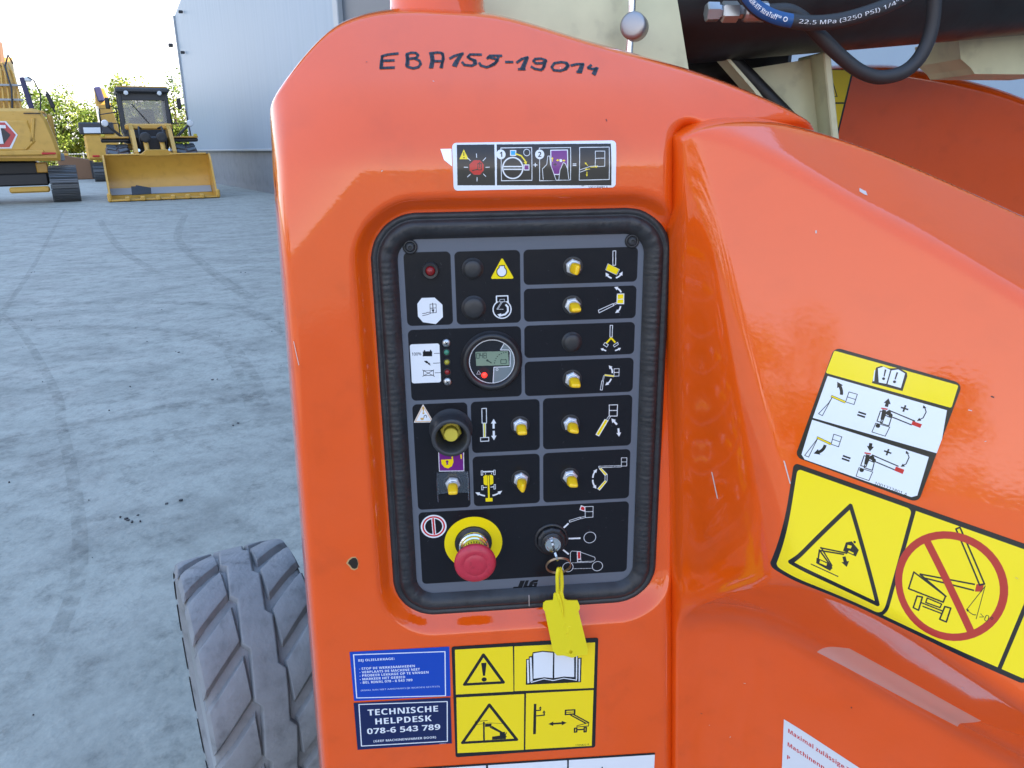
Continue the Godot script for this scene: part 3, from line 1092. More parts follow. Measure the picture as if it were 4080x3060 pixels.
func make_materials() -> void:
	var m := mat("orange_paint", lin(0.80, 0.094, 0.005), 0.12)
	worn(m, 11, 2.2, 0.94, 1.0, 0.04, 0.15, 0.022, 0.16)
	m.clearcoat_enabled = true
	m.clearcoat = 0.45
	m.clearcoat_roughness = 0.03
	m = mat("rubber_seal", lin(0.024, 0.025, 0.029), 0.5)
	worn(m, 21, 6.0, 0.6, 1.0, 0.38, 0.62, 0.25, 0.05)
	mat("panel_black", lin(0.012, 0.012, 0.015), 0.3)
	mat("black_plastic", lin(0.014, 0.014, 0.016), 0.36)
	mat("black_cap", lin(0.02, 0.02, 0.022), 0.42)
	mat("cup_rubber", lin(0.028, 0.03, 0.034), 0.5)
	m = mat("steel", lin(0.62, 0.63, 0.64), 0.3, 1.0)
	worn(m, 31, 14.0, 0.75, 1.0, 0.2, 0.45)
	mat("zinc", lin(0.66, 0.68, 0.70), 0.36, 0.55)
	mat("fitting_steel", lin(0.42, 0.44, 0.46), 0.34, 0.8)
	mat("dull_steel", lin(0.34, 0.33, 0.33), 0.38, 0.8)
	mat("chrome", lin(0.78, 0.78, 0.78), 0.12, 1.0)
	mat("brass_ring", lin(0.46, 0.33, 0.22), 0.28, 1.0)
	m = mat("lever_yellow", lin(0.9, 0.55, 0.01), 0.35)
	m.subsurf_scatter_enabled = true
	m.subsurf_scatter_strength = 0.1
	mat("button_yellow", lin(0.62, 0.50, 0.05), 0.5)
	m = mat("stop_red", lin(0.50, 0.025, 0.05), 0.42)
	worn(m, 41, 20.0, 0.85, 1.0, 0.34, 0.5)
	m = mat("tag_yellow", lin(0.84, 0.70, 0.01), 0.4)
	m.backlight_enabled = true
	m.backlight = lin(0.25, 0.22, 0.0)
	m = mat("clear_plastic", Color(0.45, 0.5, 0.56, 0.10), 0.12)
	m.transparency = BaseMaterial3D.TRANSPARENCY_ALPHA
	m = mat("tape_film", Color(0.95, 0.9, 0.88, 0.36), 0.5)
	m.transparency = BaseMaterial3D.TRANSPARENCY_ALPHA
	m = mat("cream_paint", lin(0.60, 0.62, 0.40), 0.4)
	worn(m, 51, 2.5, 0.84, 1.0, 0.3, 0.5)
	m = mat("boom_black", lin(0.012, 0.012, 0.013), 0.5)
	worn(m, 61, 3.0, 0.5, 1.0, 0.32, 0.6, 0.1)
	mat("hose_black", lin(0.022, 0.023, 0.026), 0.55)
	mat("marker_ink", lin(0.012, 0.012, 0.018), 0.3)
	m = mat("tyre_rubber", lin(0.25, 0.255, 0.26), 0.9)
	worn(m, 71, 3.0, 0.66, 1.0, 0.75, 0.95, 0.4, 0.05)
	m = mat("rim_paint", lin(0.24, 0.25, 0.25), 0.5)
	m = mat("dark_steel", lin(0.03, 0.032, 0.036), 0.55)
	mat("foam", lin(0.5, 0.3, 0.12), 0.9)
	mat("rust_dark", lin(0.02, 0.012, 0.008), 0.9)
	mat("white_scratch", lin(0.6, 0.5, 0.46), 0.6)
	mat("led_green", lin(0.05, 0.22, 0.14), 0.25)
	mat("led_yellow", lin(0.35, 0.31, 0.03), 0.25)
	mat("led_red", lin(0.22, 0.01, 0.012), 0.2)
	m = mat("led_lit", lin(0.9, 0.05, 0.03), 0.3)
	m.emission_enabled = true
	m.emission = Color(1.0, 0.16, 0.12)
	m.emission_energy_multiplier = 0.9
	m = mat("machine_yellow", lin(0.62, 0.35, 0.06), 0.35)
	worn(m, 81, 0.5, 0.88, 1.0, 0.25, 0.45)
	mat("machine_black", lin(0.018, 0.02, 0.024), 0.5)
	m = mat("track_steel", lin(0.11, 0.12, 0.13), 0.4, 0.4)
	mat("machine_tyre", lin(0.15, 0.115, 0.12), 0.8)
	mat("tail_red", lin(0.5, 0.015, 0.015), 0.4)
	mat("emblem_white", lin(0.75, 0.75, 0.75), 0.4)
	mat("emblem_black", lin(0.03, 0.03, 0.035), 0.4)
	mat("emblem_red", lin(0.5, 0.06, 0.06), 0.4)
	mat("rusty_brown", lin(0.2, 0.11, 0.06), 0.7)
	mat("cab_blue", lin(0.03, 0.03, 0.1), 0.5)
	mat("cab_steel", lin(0.03, 0.035, 0.045), 0.45)
	m = mat("cab_glass", Color(0.16, 0.34, 0.42, 0.34), 0.04)
	m.transparency = BaseMaterial3D.TRANSPARENCY_ALPHA
	mat("lamp_glass", lin(0.6, 0.65, 0.7), 0.15)
	m = mat("wall_cladding", lin(0.25, 0.325, 0.40), 0.5, 0.0, 0.5)
	worn(m, 91, 0.25, 0.96, 1.0, 0.42, 0.6)
	m.uv1_scale = Vector3(0.9, 0.03, 0.9)
	m = mat("wall_plinth", lin(0.20, 0.215, 0.235), 0.6)
	worn(m, 95, 0.3, 0.8, 1.0, 0.5, 0.7)
	m = mat("door_dark", lin(0.065, 0.08, 0.10), 0.45)
	mat("trim_grey", lin(0.3, 0.33, 0.36), 0.4)
	mat("trunk", lin(0.09, 0.07, 0.05), 0.9)
	for k in 3:
		m = mat("leaf_%d" % k, [lin(0.46, 0.50, 0.08), lin(0.33, 0.42, 0.08), lin(0.52, 0.54, 0.10)][k], 0.6)
		m.backlight_enabled = true
		m.backlight = [lin(0.4, 0.5, 0.05), lin(0.26, 0.38, 0.05), lin(0.5, 0.52, 0.06)][k]
	m = mat("grass", lin(0.36, 0.38, 0.10), 0.9)
	worn(m, 99, 0.2, 0.6, 1.0, 0.8, 1.0)
	m = mat("concrete", lin(0.345, 0.345, 0.295), 0.85)
	m.uv1_triplanar = true
	m.uv1_world_triplanar = true
	m.uv1_scale = Vector3.ONE * 0.42
	m.albedo_texture = noise_map(101, 0.012, 1024, [[0.0, grey(0.70)], [0.36, grey(0.90)], [0.6, grey(0.97)], [1.0, grey(1.0)]], 7, FastNoiseLite.TYPE_SIMPLEX_SMOOTH, 0.0, 0.78)
	m.roughness_texture = noise_map(102, 0.008, 512, [[0.0, grey(0.7)], [1.0, grey(1.0)]], 5)
	m.detail_enabled = true
	m.detail_blend_mode = BaseMaterial3D.BLEND_MODE_MUL
	m.detail_uv_layer = BaseMaterial3D.DETAIL_UV_2
	m.uv2_triplanar = true
	m.uv2_world_triplanar = true
	m.uv2_scale = Vector3(0.13, 0.13, 0.17)
	m.detail_albedo = noise_map(103, 0.008, 1024, [[0.0, grey(0.82)], [0.38, grey(0.94)], [0.6, grey(1.0)], [1.0, grey(1.0)]], 7, FastNoiseLite.TYPE_SIMPLEX_SMOOTH, 0.0, 0.68)
	m.normal_enabled = true
	m.normal_texture = noise_map(104, 0.05, 1024, [], 5, FastNoiseLite.TYPE_SIMPLEX_SMOOTH, 5.0)
	m.normal_scale = 0.22
	m = mat("tyre_mark", Color(0.12, 0.125, 0.13), 0.9)
	m.transparency = BaseMaterial3D.TRANSPARENCY_ALPHA
	m.albedo_texture = noise_map(105, 0.02, 512, [[0.0, Color(1, 1, 1, 0.0)], [0.35, Color(1, 1, 1, 0.03)], [0.6, Color(1, 1, 1, 0.12)], [1.0, Color(1, 1, 1, 0.18)]], 5)
	tri_uv(m, Vector3(1.1, 1.1, 1.1))

func sticker_mat(tex: Texture2D, rough := 0.16, cut := false) -> StandardMaterial3D:
	var m := StandardMaterial3D.new()
	m.albedo_texture = tex
	m.roughness = rough
	m.texture_repeat = false
	if cut:
		m.transparency = BaseMaterial3D.TRANSPARENCY_ALPHA_SCISSOR
		m.alpha_scissor_threshold = 0.5
	return m

# ---------------------------------------------------------------- the hoods, as smooth unions of sloping faces (metres; the control panel lies in the plane z = 0)
func smin(a: float, b: float, k: float) -> float:
	var h := maxf(k - absf(a - b), 0.0) / k
	return minf(a, b) - h * h * k * 0.25

func smax(a: float, b: float, k: float) -> float:
	return -smin(-a, -b, k)

func along(x: float, t: PackedVector2Array) -> float:
	# a smooth curve through the points of t
	var n := t.size()
	if x <= t[0].x: return t[0].y
	for i in n - 1:
		if x <= t[i + 1].x:
			var a := maxi(i - 1, 0)
			var b := mini(i + 2, n - 1)
			var h := t[i + 1].x - t[i].x
			var m0 := (t[i + 1].y - t[a].y) / (t[i + 1].x - t[a].x)
			var m1 := (t[b].y - t[i].y) / (t[b].x - t[i].x)
			var u := (x - t[i].x) / h
			var u2 := u * u
			var u3 := u2 * u
			return (2 * u3 - 3 * u2 + 1) * t[i].y + (u3 - 2 * u2 + u) * h * m0 + (3 * u2 - 2 * u3) * t[i + 1].y + (u3 - u2) * h * m1
	return t[n - 1].y

var RIDGE_L := P2([-.30, 1.37, -.275, 1.42, -.26, 1.457, -.25, 1.482, -.232, 1.508, -.195, 1.551, -.168, 1.57, -.123, 1.581, -.06, 1.58, -.006, 1.574, .076, 1.549, .174, 1.52, .247, 1.493, .295, 1.472, .317, 1.458, .335, 1.438])
var RIDGE_R := P2([.15, 1.449, .17, 1.458, .2, 1.463, .25, 1.46, .31, 1.442, .38, 1.41, .5, 1.345, .7, 1.22])
var BROW_R := P2([.15, 1.468, .1623, 1.4625, .1971, 1.446, .233, 1.4235, .286, 1.384, .3284, 1.355, .3646, 1.328, .5, 1.225, .75, 1.03])

var CREASE_R := P2([.16, .927, .22, .927, .265, .922, .31, .908, .35, .892, .4, .872, .47, .85, .8, .75])

func seam(y: float) -> float:
	return 0.150 + (1.45 - y) * 0.045

func rbox(x: float, y: float, cx: float, cy: float, hx: float, hy: float, r: float) -> float:
	var qx := absf(x - cx) - hx + r
	var qy := absf(y - cy) - hy + r
	return Vector2(maxf(qx, 0.0), maxf(qy, 0.0)).length() + minf(maxf(qx, qy), 0.0) - r

func hood_z(x: float, y: float) -> float:
	var xs := seam(y)
	var z := 0.022
	if x > xs: z -= (x - xs) * 0.25
	z = smin(z, 0.022 + (x + 0.249 + (1.44 - y) * 0.026) * 12.0, 0.32)
	z = smin(z, 0.022 - (y - 1.466) * 1.05, 0.045)
	z = smin(z, 0.022 - 0.9 * ((y - 1.488) * 0.75 + (-x - 0.18) * 0.95), 0.07)
	z = smin(z, -0.03 - (y - along(x, RIDGE_L) - 0.004) * 16.0, 0.22)
	z = smin(z, 0.02 - (x - 0.322) * 9.0, 0.06)
	var w := smoothstep(1.470, 1.450, y) * smoothstep(xs + 0.03, xs + 0.012, x)
	if w > 0.0 and x > xs - 0.03:
		z = lerpf(z, smin(z, 0.022 - (x - xs + 0.008) * 1.6, 0.012), w)
	if x > xs + 0.012:
		# behind the door the hood's lower edge turns under
		z -= 1.4 * smoothstep(xs + 0.012, xs + 0.03, x) * maxf(0.0, 1.4635 - y)
	var d := rbox(x, y, 0.0015, 1.1565, 0.1535, 0.228, 0.05)
	z -= 0.018 * smoothstep(0.017, -0.002, d)
	z -= 0.03 * smoothstep(-0.012, -0.02, d)
	return maxf(z, -0.45)

func door_z(x: float, y: float) -> float:
	var xs := seam(y)
	var b := 0.045 + 0.85 * (x - 0.165) - 0.25 * (y - 1.4)
	var f := 0.024 + (x - xs - 0.004) * 3.0
	var l := smax(0.022 + 0.03 * (x - xs), 0.022 + 0.8 * (x - 0.26), 0.05)
	var yc := along(x, CREASE_R)
	var r := l + 0.005 + (y - yc) * clampf(1.15 + (x - 0.22) * 3.0, 1.1, 1.7)
	var z := smax(l, smin(smin(b, f, 0.035), r, 0.02), 0.04)
	var yb := along(x, BROW_R)
	z = smin(z, 0.045 + 0.85 * (x - 0.165) - 0.25 * (yb - 1.4) - (y - yb) * 1.6, 0.014)
	z = smin(z, 0.1 - (y - along(x, RIDGE_R)) * 16.0, 0.10)
	z = smin(z, 0.026 + (x - xs) * 6.0, 0.02)
	return maxf(z, -0.4)

func on(fn: Callable, x: float, y: float, lift_by := 0.0006) -> Vector3:
	return Vector3(x, y, fn.call(x, y) + lift_by)

# a sticker laid on a hood; c: its corners in x and y, top left first, going clockwise
func sticker(called: String, fn: Callable, c: PackedVector2Array, m: Material, label: String, w := 1.0, n := 22, lift_by := 0.0006) -> void:
	var p := []
	var uv := PackedVector2Array()
	for j in n + 1:
		for i in n + 1:
			var u := w * i / n
			var v := 1.0 - float(j) / n
			var q := c[0].lerp(c[1], u).lerp(c[3].lerp(c[2], u), v)
			p.append(on(fn, q.x, q.y, lift_by))
			uv.append(Vector2(float(i) / n, v))
	part(called, grid_mesh(p, n + 1, n + 1, uv), m, lift, label)

func ribbon(st: SurfaceTool, fn: Callable, pts: Array, w: float) -> void:
	st.set_smooth_group(-1)
	for i in pts.size() - 1:
		var a: Vector2 = pts[i]
		var b: Vector2 = pts[i + 1]
		var n := maxi(1, int(a.distance_to(b) / 0.003))
		var d := (b - a).normalized()
		var s := d.orthogonal() * w * 0.5
		for k in n:
			var p := a.lerp(b, float(k) / n) - d * w * 0.2
			var q := a.lerp(b, float(k + 1) / n) + d * w * 0.2
			fq(st, [on(fn, p.x + s.x, p.y + s.y), on(fn, q.x + s.x, q.y + s.y), on(fn, q.x - s.x, q.y - s.y), on(fn, p.x - s.x, p.y - s.y)], Vector3(0, 0.3, 1))

const EBA := "-115.1,1533 -125.5,1531.8 -130.7,1530.3;-130.3,1530.7 -131.5,1525.1 -132.1,1518.2;-130.9,1530.5 -130.7,1524.6 -131,1518.2;-130.7,1525.6 -119.1,1525.9;-132.3,1518.3 -118.9,1518.8;-107,1531.5 -106.4,1527.1 -107.1,1521.2;-105.7,1531.9 -105.3,1521.7;-107,1532.1 -102.5,1533.6 -97.8,1533.4 -95.5,1531.2 -97.4,1528.3 -105.3,1527.3;-99.5,1527.9 -94.4,1525.4 -93.2,1522.2 -95.6,1519 -100.8,1517.8 -106.4,1519.6 -107.4,1521.7;-83.1,1532.2 -82.3,1525.9 -84.2,1518.1;-81.4,1532.4 -80.6,1525.8 -82.3,1518.3;-84.2,1532.8 -76.3,1533.7 -72.1,1533.2;-72.6,1533.2 -71,1530.1 -72.8,1518.3;-71.3,1532.8 -70.7,1526.9 -74,1518.3;-80.6,1524.8 -73.5,1524.7;-64.5,1527.4 -60.1,1530 -51,1532.6;-52.1,1532 -56.2,1525.7 -59.4,1519.4;-53.7,1531.1 -58.9,1524.6 -61.7,1520.1;-33.1,1531.2 -44.2,1531.5 -47,1528.6;-46.4,1530 -44.5,1526.9 -39.4,1525.3 -39.1,1522.1 -43.5,1519.9 -50.7,1520.9 -52.6,1523.7;-47,1528.9 -41,1524.9 -40.7,1522.3;-13,1529.9 -24.7,1530 -27.6,1527.1;-27,1528.5 -20.7,1527 -17.2,1525.4 -21.3,1521.1 -28.9,1518.3 -34.5,1520.1 -35.9,1522.8;-16.3,1528.7 -19.5,1523.2 -25.7,1519.4;-9.7,1523.5 -2.6,1523.4;1.3,1522.8 6.8,1526.5 13.2,1528.2;12.7,1527.9 7.2,1516.3;11.2,1527.1 5.1,1516.8;2.2,1516.1 8.7,1516.1;30.6,1525 26.1,1526.7 20.1,1526.4 18,1524.2 20.1,1521.8 26.5,1522 31.1,1524.5;30.6,1525 28.1,1518.5 24.5,1515.1 18.3,1516.4 15.2,1518.6;29.3,1522.9 26.2,1515.8;45.8,1523 38.7,1521.9 35.3,1517.9 37.1,1514.7 43.4,1514.1 49.5,1516 52.6,1519.4 51.1,1522.1 45.8,1523;50.4,1521.6 51.4,1518.9 47.9,1515.7;55.1,1519.4 61,1520.7 68,1520.8;67.4,1520.4 63.6,1512.8;65.7,1520.2 61.3,1513.3;59.7,1512.9 64.2,1512.6;75.3,1519.7 71.4,1516.9 74.6,1515.8 79.9,1515.7;81,1517 76.7,1509.7;79.6,1516.8 75.3,1510.8"

func build_lift() -> void:
	lift = thing("boom_lift", "orange boom lift close up, with a grey and black control panel and many stickers", "boom lift")
	build_hoods()
	build_stickers()
	build_panel()
	build_switches()
	build_stop_and_lock()
	build_upper_works()
	build_wheel()
	build_key()

func build_hoods() -> void:
	var p := []
	var cols := 212
	var rows := 372
	for j in rows:
		var y := lerpf(0.5, 1.605, float(j) / (rows - 1))
		for i in cols:
			var x := lerpf(-0.30, 0.338, float(i) / (cols - 1))
			p.append(Vector3(x, y, hood_z(x, y)))
	part("control_hood", grid_mesh(p, cols, rows, PackedVector2Array(), -0.449), mats.orange_paint, lift)
	p = []
	cols = 210
	rows = 330
	for j in rows:
		var y := lerpf(0.5, 1.50, float(j) / (rows - 1))
		for i in cols:
			var u := float(i) / (cols - 1)
			var x := seam(y) - 0.012 + 0.70 * lerpf(u * 0.6, u, u)
			p.append(Vector3(x, y, door_z(x, y)))
	part("side_door", grid_mesh(p, cols, rows, PackedVector2Array(), -0.399), mats.orange_paint, lift)
	# chips, scratches and dirt spots in the paint
	var rng := RandomNumberGenerator.new()
	rng.seed = 7
	var light := st_new()
	var dark := st_new()
	for k in 14:
		var x := rng.randf_range(-0.2, 0.14)
		var y := rng.randf_range(1.40, 1.53) if k % 2 else rng.randf_range(0.72, 0.9)
		var d := Vector2.from_angle(rng.randf_range(-0.5, 2.0)) * rng.randf_range(0.0006, 0.0026)
		ribbon(light if k % 3 else dark, hood_z, [Vector2(x, y), Vector2(x, y) + d], rng.randf_range(0.0004, 0.0010))
	for k in 16:
		var x := rng.randf_range(0.21, 0.45)
		var y := rng.randf_range(0.72, 1.39)
		var d := Vector2.from_angle(rng.randf_range(-0.5, 2.0)) * rng.randf_range(0.0006, 0.0024)
		ribbon(light if k % 3 else dark, door_z, [Vector2(x, y), Vector2(x, y) + d], rng.randf_range(0.0004, 0.0010))
	ribbon(light, hood_z, [Vector2(-0.2305, 1.262), Vector2(-0.2275, 1.238)], 0.0007)
	ribbon(light, door_z, [Vector2(0.2235, 1.1654), Vector2(0.2275, 1.1465)], 0.0009)
	ribbon(light, door_z, [Vector2(0.1857, 1.1219), Vector2(0.19, 1.0966)], 0.0006)
	ribbon(light, door_z, [Vector2(0.2840, 1.4030), Vector2(0.2862, 1.4012), Vector2(0.2875, 1.4008)], 0.0035)
	part("paint_scratches", done(light), mats.white_scratch, lift).set_meta("kind", "stuff")
	part("dirt_specks", done(dark), mats.marker_ink, lift).set_meta("kind", "stuff")
	# the hole punched through the lower left of the hood, foam in its torn rim
	var st := st_new()
	var rim := P2([-5.2, .5, -3.5, 3.6, -.5, 5.8, 2.6, 5.9, 4.2, 3.4, 4.6, -1, 3.4, -5, .8, -6.3, -1.6, -5.2, -3, -2.4])
	var at := Transform3D(Basis.IDENTITY * 0.00135, Vector3(-0.1915, 1.011, hood_z(-0.1915, 1.011)))
	prism(st, rim, -0.5, 0.35, at)
	part("torn_rim", done(st), mats.foam, lift)
	st = st_new()
	var inner := PackedVector2Array()
	for q in rim: inner.append(q * 0.82 + Vector2(0.5, 0.2))
	prism(st, inner, -0.4, 0.5, at)
	part("punched_hole", done(st), mats.rust_dark, lift)
	# handwriting
	st = st_new()
	for stroke in EBA.split(";"):
		var pts := []
		for xy in stroke.split(" "):
			var q := xy.split(",")
			pts.append(Vector2(float(q[0]), float(q[1])) * 0.001)
		ribbon(st, hood_z, pts, 0.0025)
	part("handwritten_number", done(st), mats.marker_ink, lift, "number EBA155-19014 handwritten in black marker")
	# boss on top of the hood
	st = st_new()
	lathe_soft(st, [Vector2(0.062, -0.05), Vector2(0.058, 0.004), Vector2(0.0545, 0.012), Vector2(0.0535, 0.03), Vector2(0.054, 0.06), Vector2(0.052, 0.064), Vector2(0.0, 0.064)], 48, Transform3D(Basis.IDENTITY, Vector3(-0.074, 1.582, -0.2)))
	part("beacon_boss", done(st), mats.orange_paint, lift)
	# the far hood beyond the boom
	p = []
	var over := P2([.60, 1.58, .70, 1.590, .80, 1.592, .86, 1.590, .988, 1.568, 1.118, 1.534, 1.6, 1.36])
	for j in 41:
		var x := lerpf(0.60, 1.6, j / 40.0)
		var t := along(x, over)
		for q in [[-0.9, -0.26], [-0.5, -0.145], [-0.2, -0.058], [-0.05, -0.014], [-0.03, -0.008], [-0.018, -0.007], [-0.008, -0.018], [-0.002, -0.04], [0.0, -0.07], [0.004, -0.3], [0.0, -0.5], [-0.05, -0.55], [-0.9, -0.55]]:
			p.append(Vector3(x, t + q[0], -0.8 + q[1]))
	part("far_hood", grid_mesh(p, 13, 41), mats.orange_paint, lift)
	# chassis behind and below the hoods
	st = st_new()
	box(st, Vector3(0.15, 0.62, -0.75), Vector3(0.7, 0.25, 1.1), 0.02)
	box(st, Vector3(0.1, 0.35, -0.9), Vector3(0.5, 0.3, 1.4), 0.02)
	part("chassis", done(st), mats.dark_steel, lift)

func build_stickers() -> void:
	var paper := Color(0, 0, 0, 0)
	var k := lin(0.012, 0.012, 0.014)
	sticker("warning_sticker", hood_z, P2([-.0665, 1.4478, .0903, 1.4478, .0903, 1.4042, -.0665, 1.4042]), sticker_mat(printed("top", -66.5, 447.8, 156.8, 43.6, 6, paper), 0.16, true), "black and white unlock instruction sticker above the panel")
	sticker("sticker_remnant", hood_z, P2([-.0775, 1.4425, -.0672, 1.4425, -.0672, 1.4265, -.0745, 1.4325]), sticker_mat(null, 0.3), "torn scrap of an older white sticker", 1.0, 4)
	sticker("helpline_sticker", hood_z, P2([-.2036, .8985, -.0908, .8965, -.0918, .8285, -.2036, .8315]), sticker_mat(printed("blue", -203.6, -102.6, 112.6, 66.9, 7, k), 0.25), "blue oil leakage notice in white print")
	sticker("helpline_sticker", hood_z, P2([-.2044, .8290, -.0922, .8265, -.0930, .7605, -.2048, .7620]), sticker_mat(printed("help", -204.8, -173.5, 112.2, 64.5, 7, k), 0.25), "navy technical helpdesk sticker in white print")
	sticker("warning_sticker", hood_z, P2([-.0883, .8962, .0826, .8948, .0815, .7375, -.0893, .7395]), sticker_mat(printed("yellow", -88.3, -104.5, 170.8, 157, 6, paper), 0.2, true), "yellow four field sticker with manual and power line warnings")
	sticker("warning_sticker", hood_z, P2([-.151, .729, .157, .722, .157, .663, -.151, .670]), sticker_mat(printed("white", -151, -271, 308, 59, 4, paper), 0.2, true), "white sticker cut off by the lower edge")
	sticker("instruction_sticker", door_z, P2([.2580, 1.2722, .3327, 1.2564, .3077, 1.1544, .2311, 1.1711]), sticker_mat(printed("pump", 0, 0, 104, 107, 8, paper), 0.14, true), "white and yellow sticker showing a hand pump", 1.0, 26)
	sticker("warning_sticker", door_z, P2([.2303, 1.1658, .3737, 1.1393, .3485, 1.0345, .2169, 1.0598]), sticker_mat(printed("warn", 0, 0, 250, 113, 6, paper), 0.14, true), "large yellow sticker with a crossed out tilted lift", 250.0 / 222.0, 40)
	var m := Print.new(0, 0, 150, 110, 5, lin(0.66, 0.68, 0.72))
	m.ink = inks()
	m.text([sans, bold], "Maximal zulässige Tragl", Vector2(6, -12.5), 5.6, 0.3, 0, 0, "L", m.ink["R"])
	m.text([sans, bold], "Maschinenn", Vector2(6, -30), 5.6, 0.3, 0, 0, "L", m.ink["R"])
	m.text([sans, bold], "P", Vector2(6, -48), 5.6, 0.3, 0, 0, "L", m.ink["R"])
	sticker("load_sticker", door_z, P2([.3009, .7890, .4142, .7420, .4230, .6250, .3060, .6750]), sticker_mat(ImageTexture.create_from_image(m.finish()), 0.3), "white sticker with red German print")
	sticker("clear_tape", door_z, P2([.3203, .8962, .3227, .9418, .3973, .9313, .4269, .8678]), mats.tape_film, "strip of clear adhesive tape", 1.0, 20)
	# sticker on the far hood
	var c := P2([.702, 1.578, .750, 1.577, .750, 1.454, .702, 1.454])
	sticker("warning_sticker", func(_x, y): return -0.797 - 0.29 * maxf(0.0, 1.588 - y), c, sticker_mat(printed("rear", 0, 0, 48, 125, 4, k), 0.3), "yellow warning sticker on the far hood", 1.0, 2)

func flat_sheet(poly: PackedVector2Array, z: float, uv0: Vector2, uvs: Vector2) -> ArrayMesh:
	var v := PackedVector3Array()
	var n := PackedVector3Array()
	var uv := PackedVector2Array()
	for q in poly:
		v.append(v3(q, z))
		n.append(Vector3(0, 0, 1))
		uv.append(Vector2((q.x - uv0.x) / uvs.x, (uv0.y - q.y) / uvs.y))
	var ids := Geometry2D.triangulate_polygon(poly)
	var ix := PackedInt32Array()
	for i in range(0, ids.size(), 3):
		var a := poly[ids[i]]
		var b := poly[ids[i + 1]]
		var c := poly[ids[i + 2]]
		if (b - a).cross(c - a) > 0.0: ix.append_array(PackedInt32Array([ids[i], ids[i + 2], ids[i + 1]]))
		else: ix.append_array(PackedInt32Array([ids[i], ids[i + 1], ids[i + 2]]))
	return arrays_mesh(v, n, uv, ix)

# from millimetres on the panel face to metres
func pan(u: float, v: float, z := 0.0) -> Vector3:
	return Vector3(u * 0.001, 1.17 + v * 0.001, z * 0.001)

func out_of_panel(u: float, v: float, z := 0.0) -> Transform3D:
	# y points out of the panel, lengths in millimetres
	return Transform3D(Basis(Vector3(0.001, 0, 0), Vector3(0, 0, 0.001), Vector3(0, -0.001, 0)), pan(u, v, z))

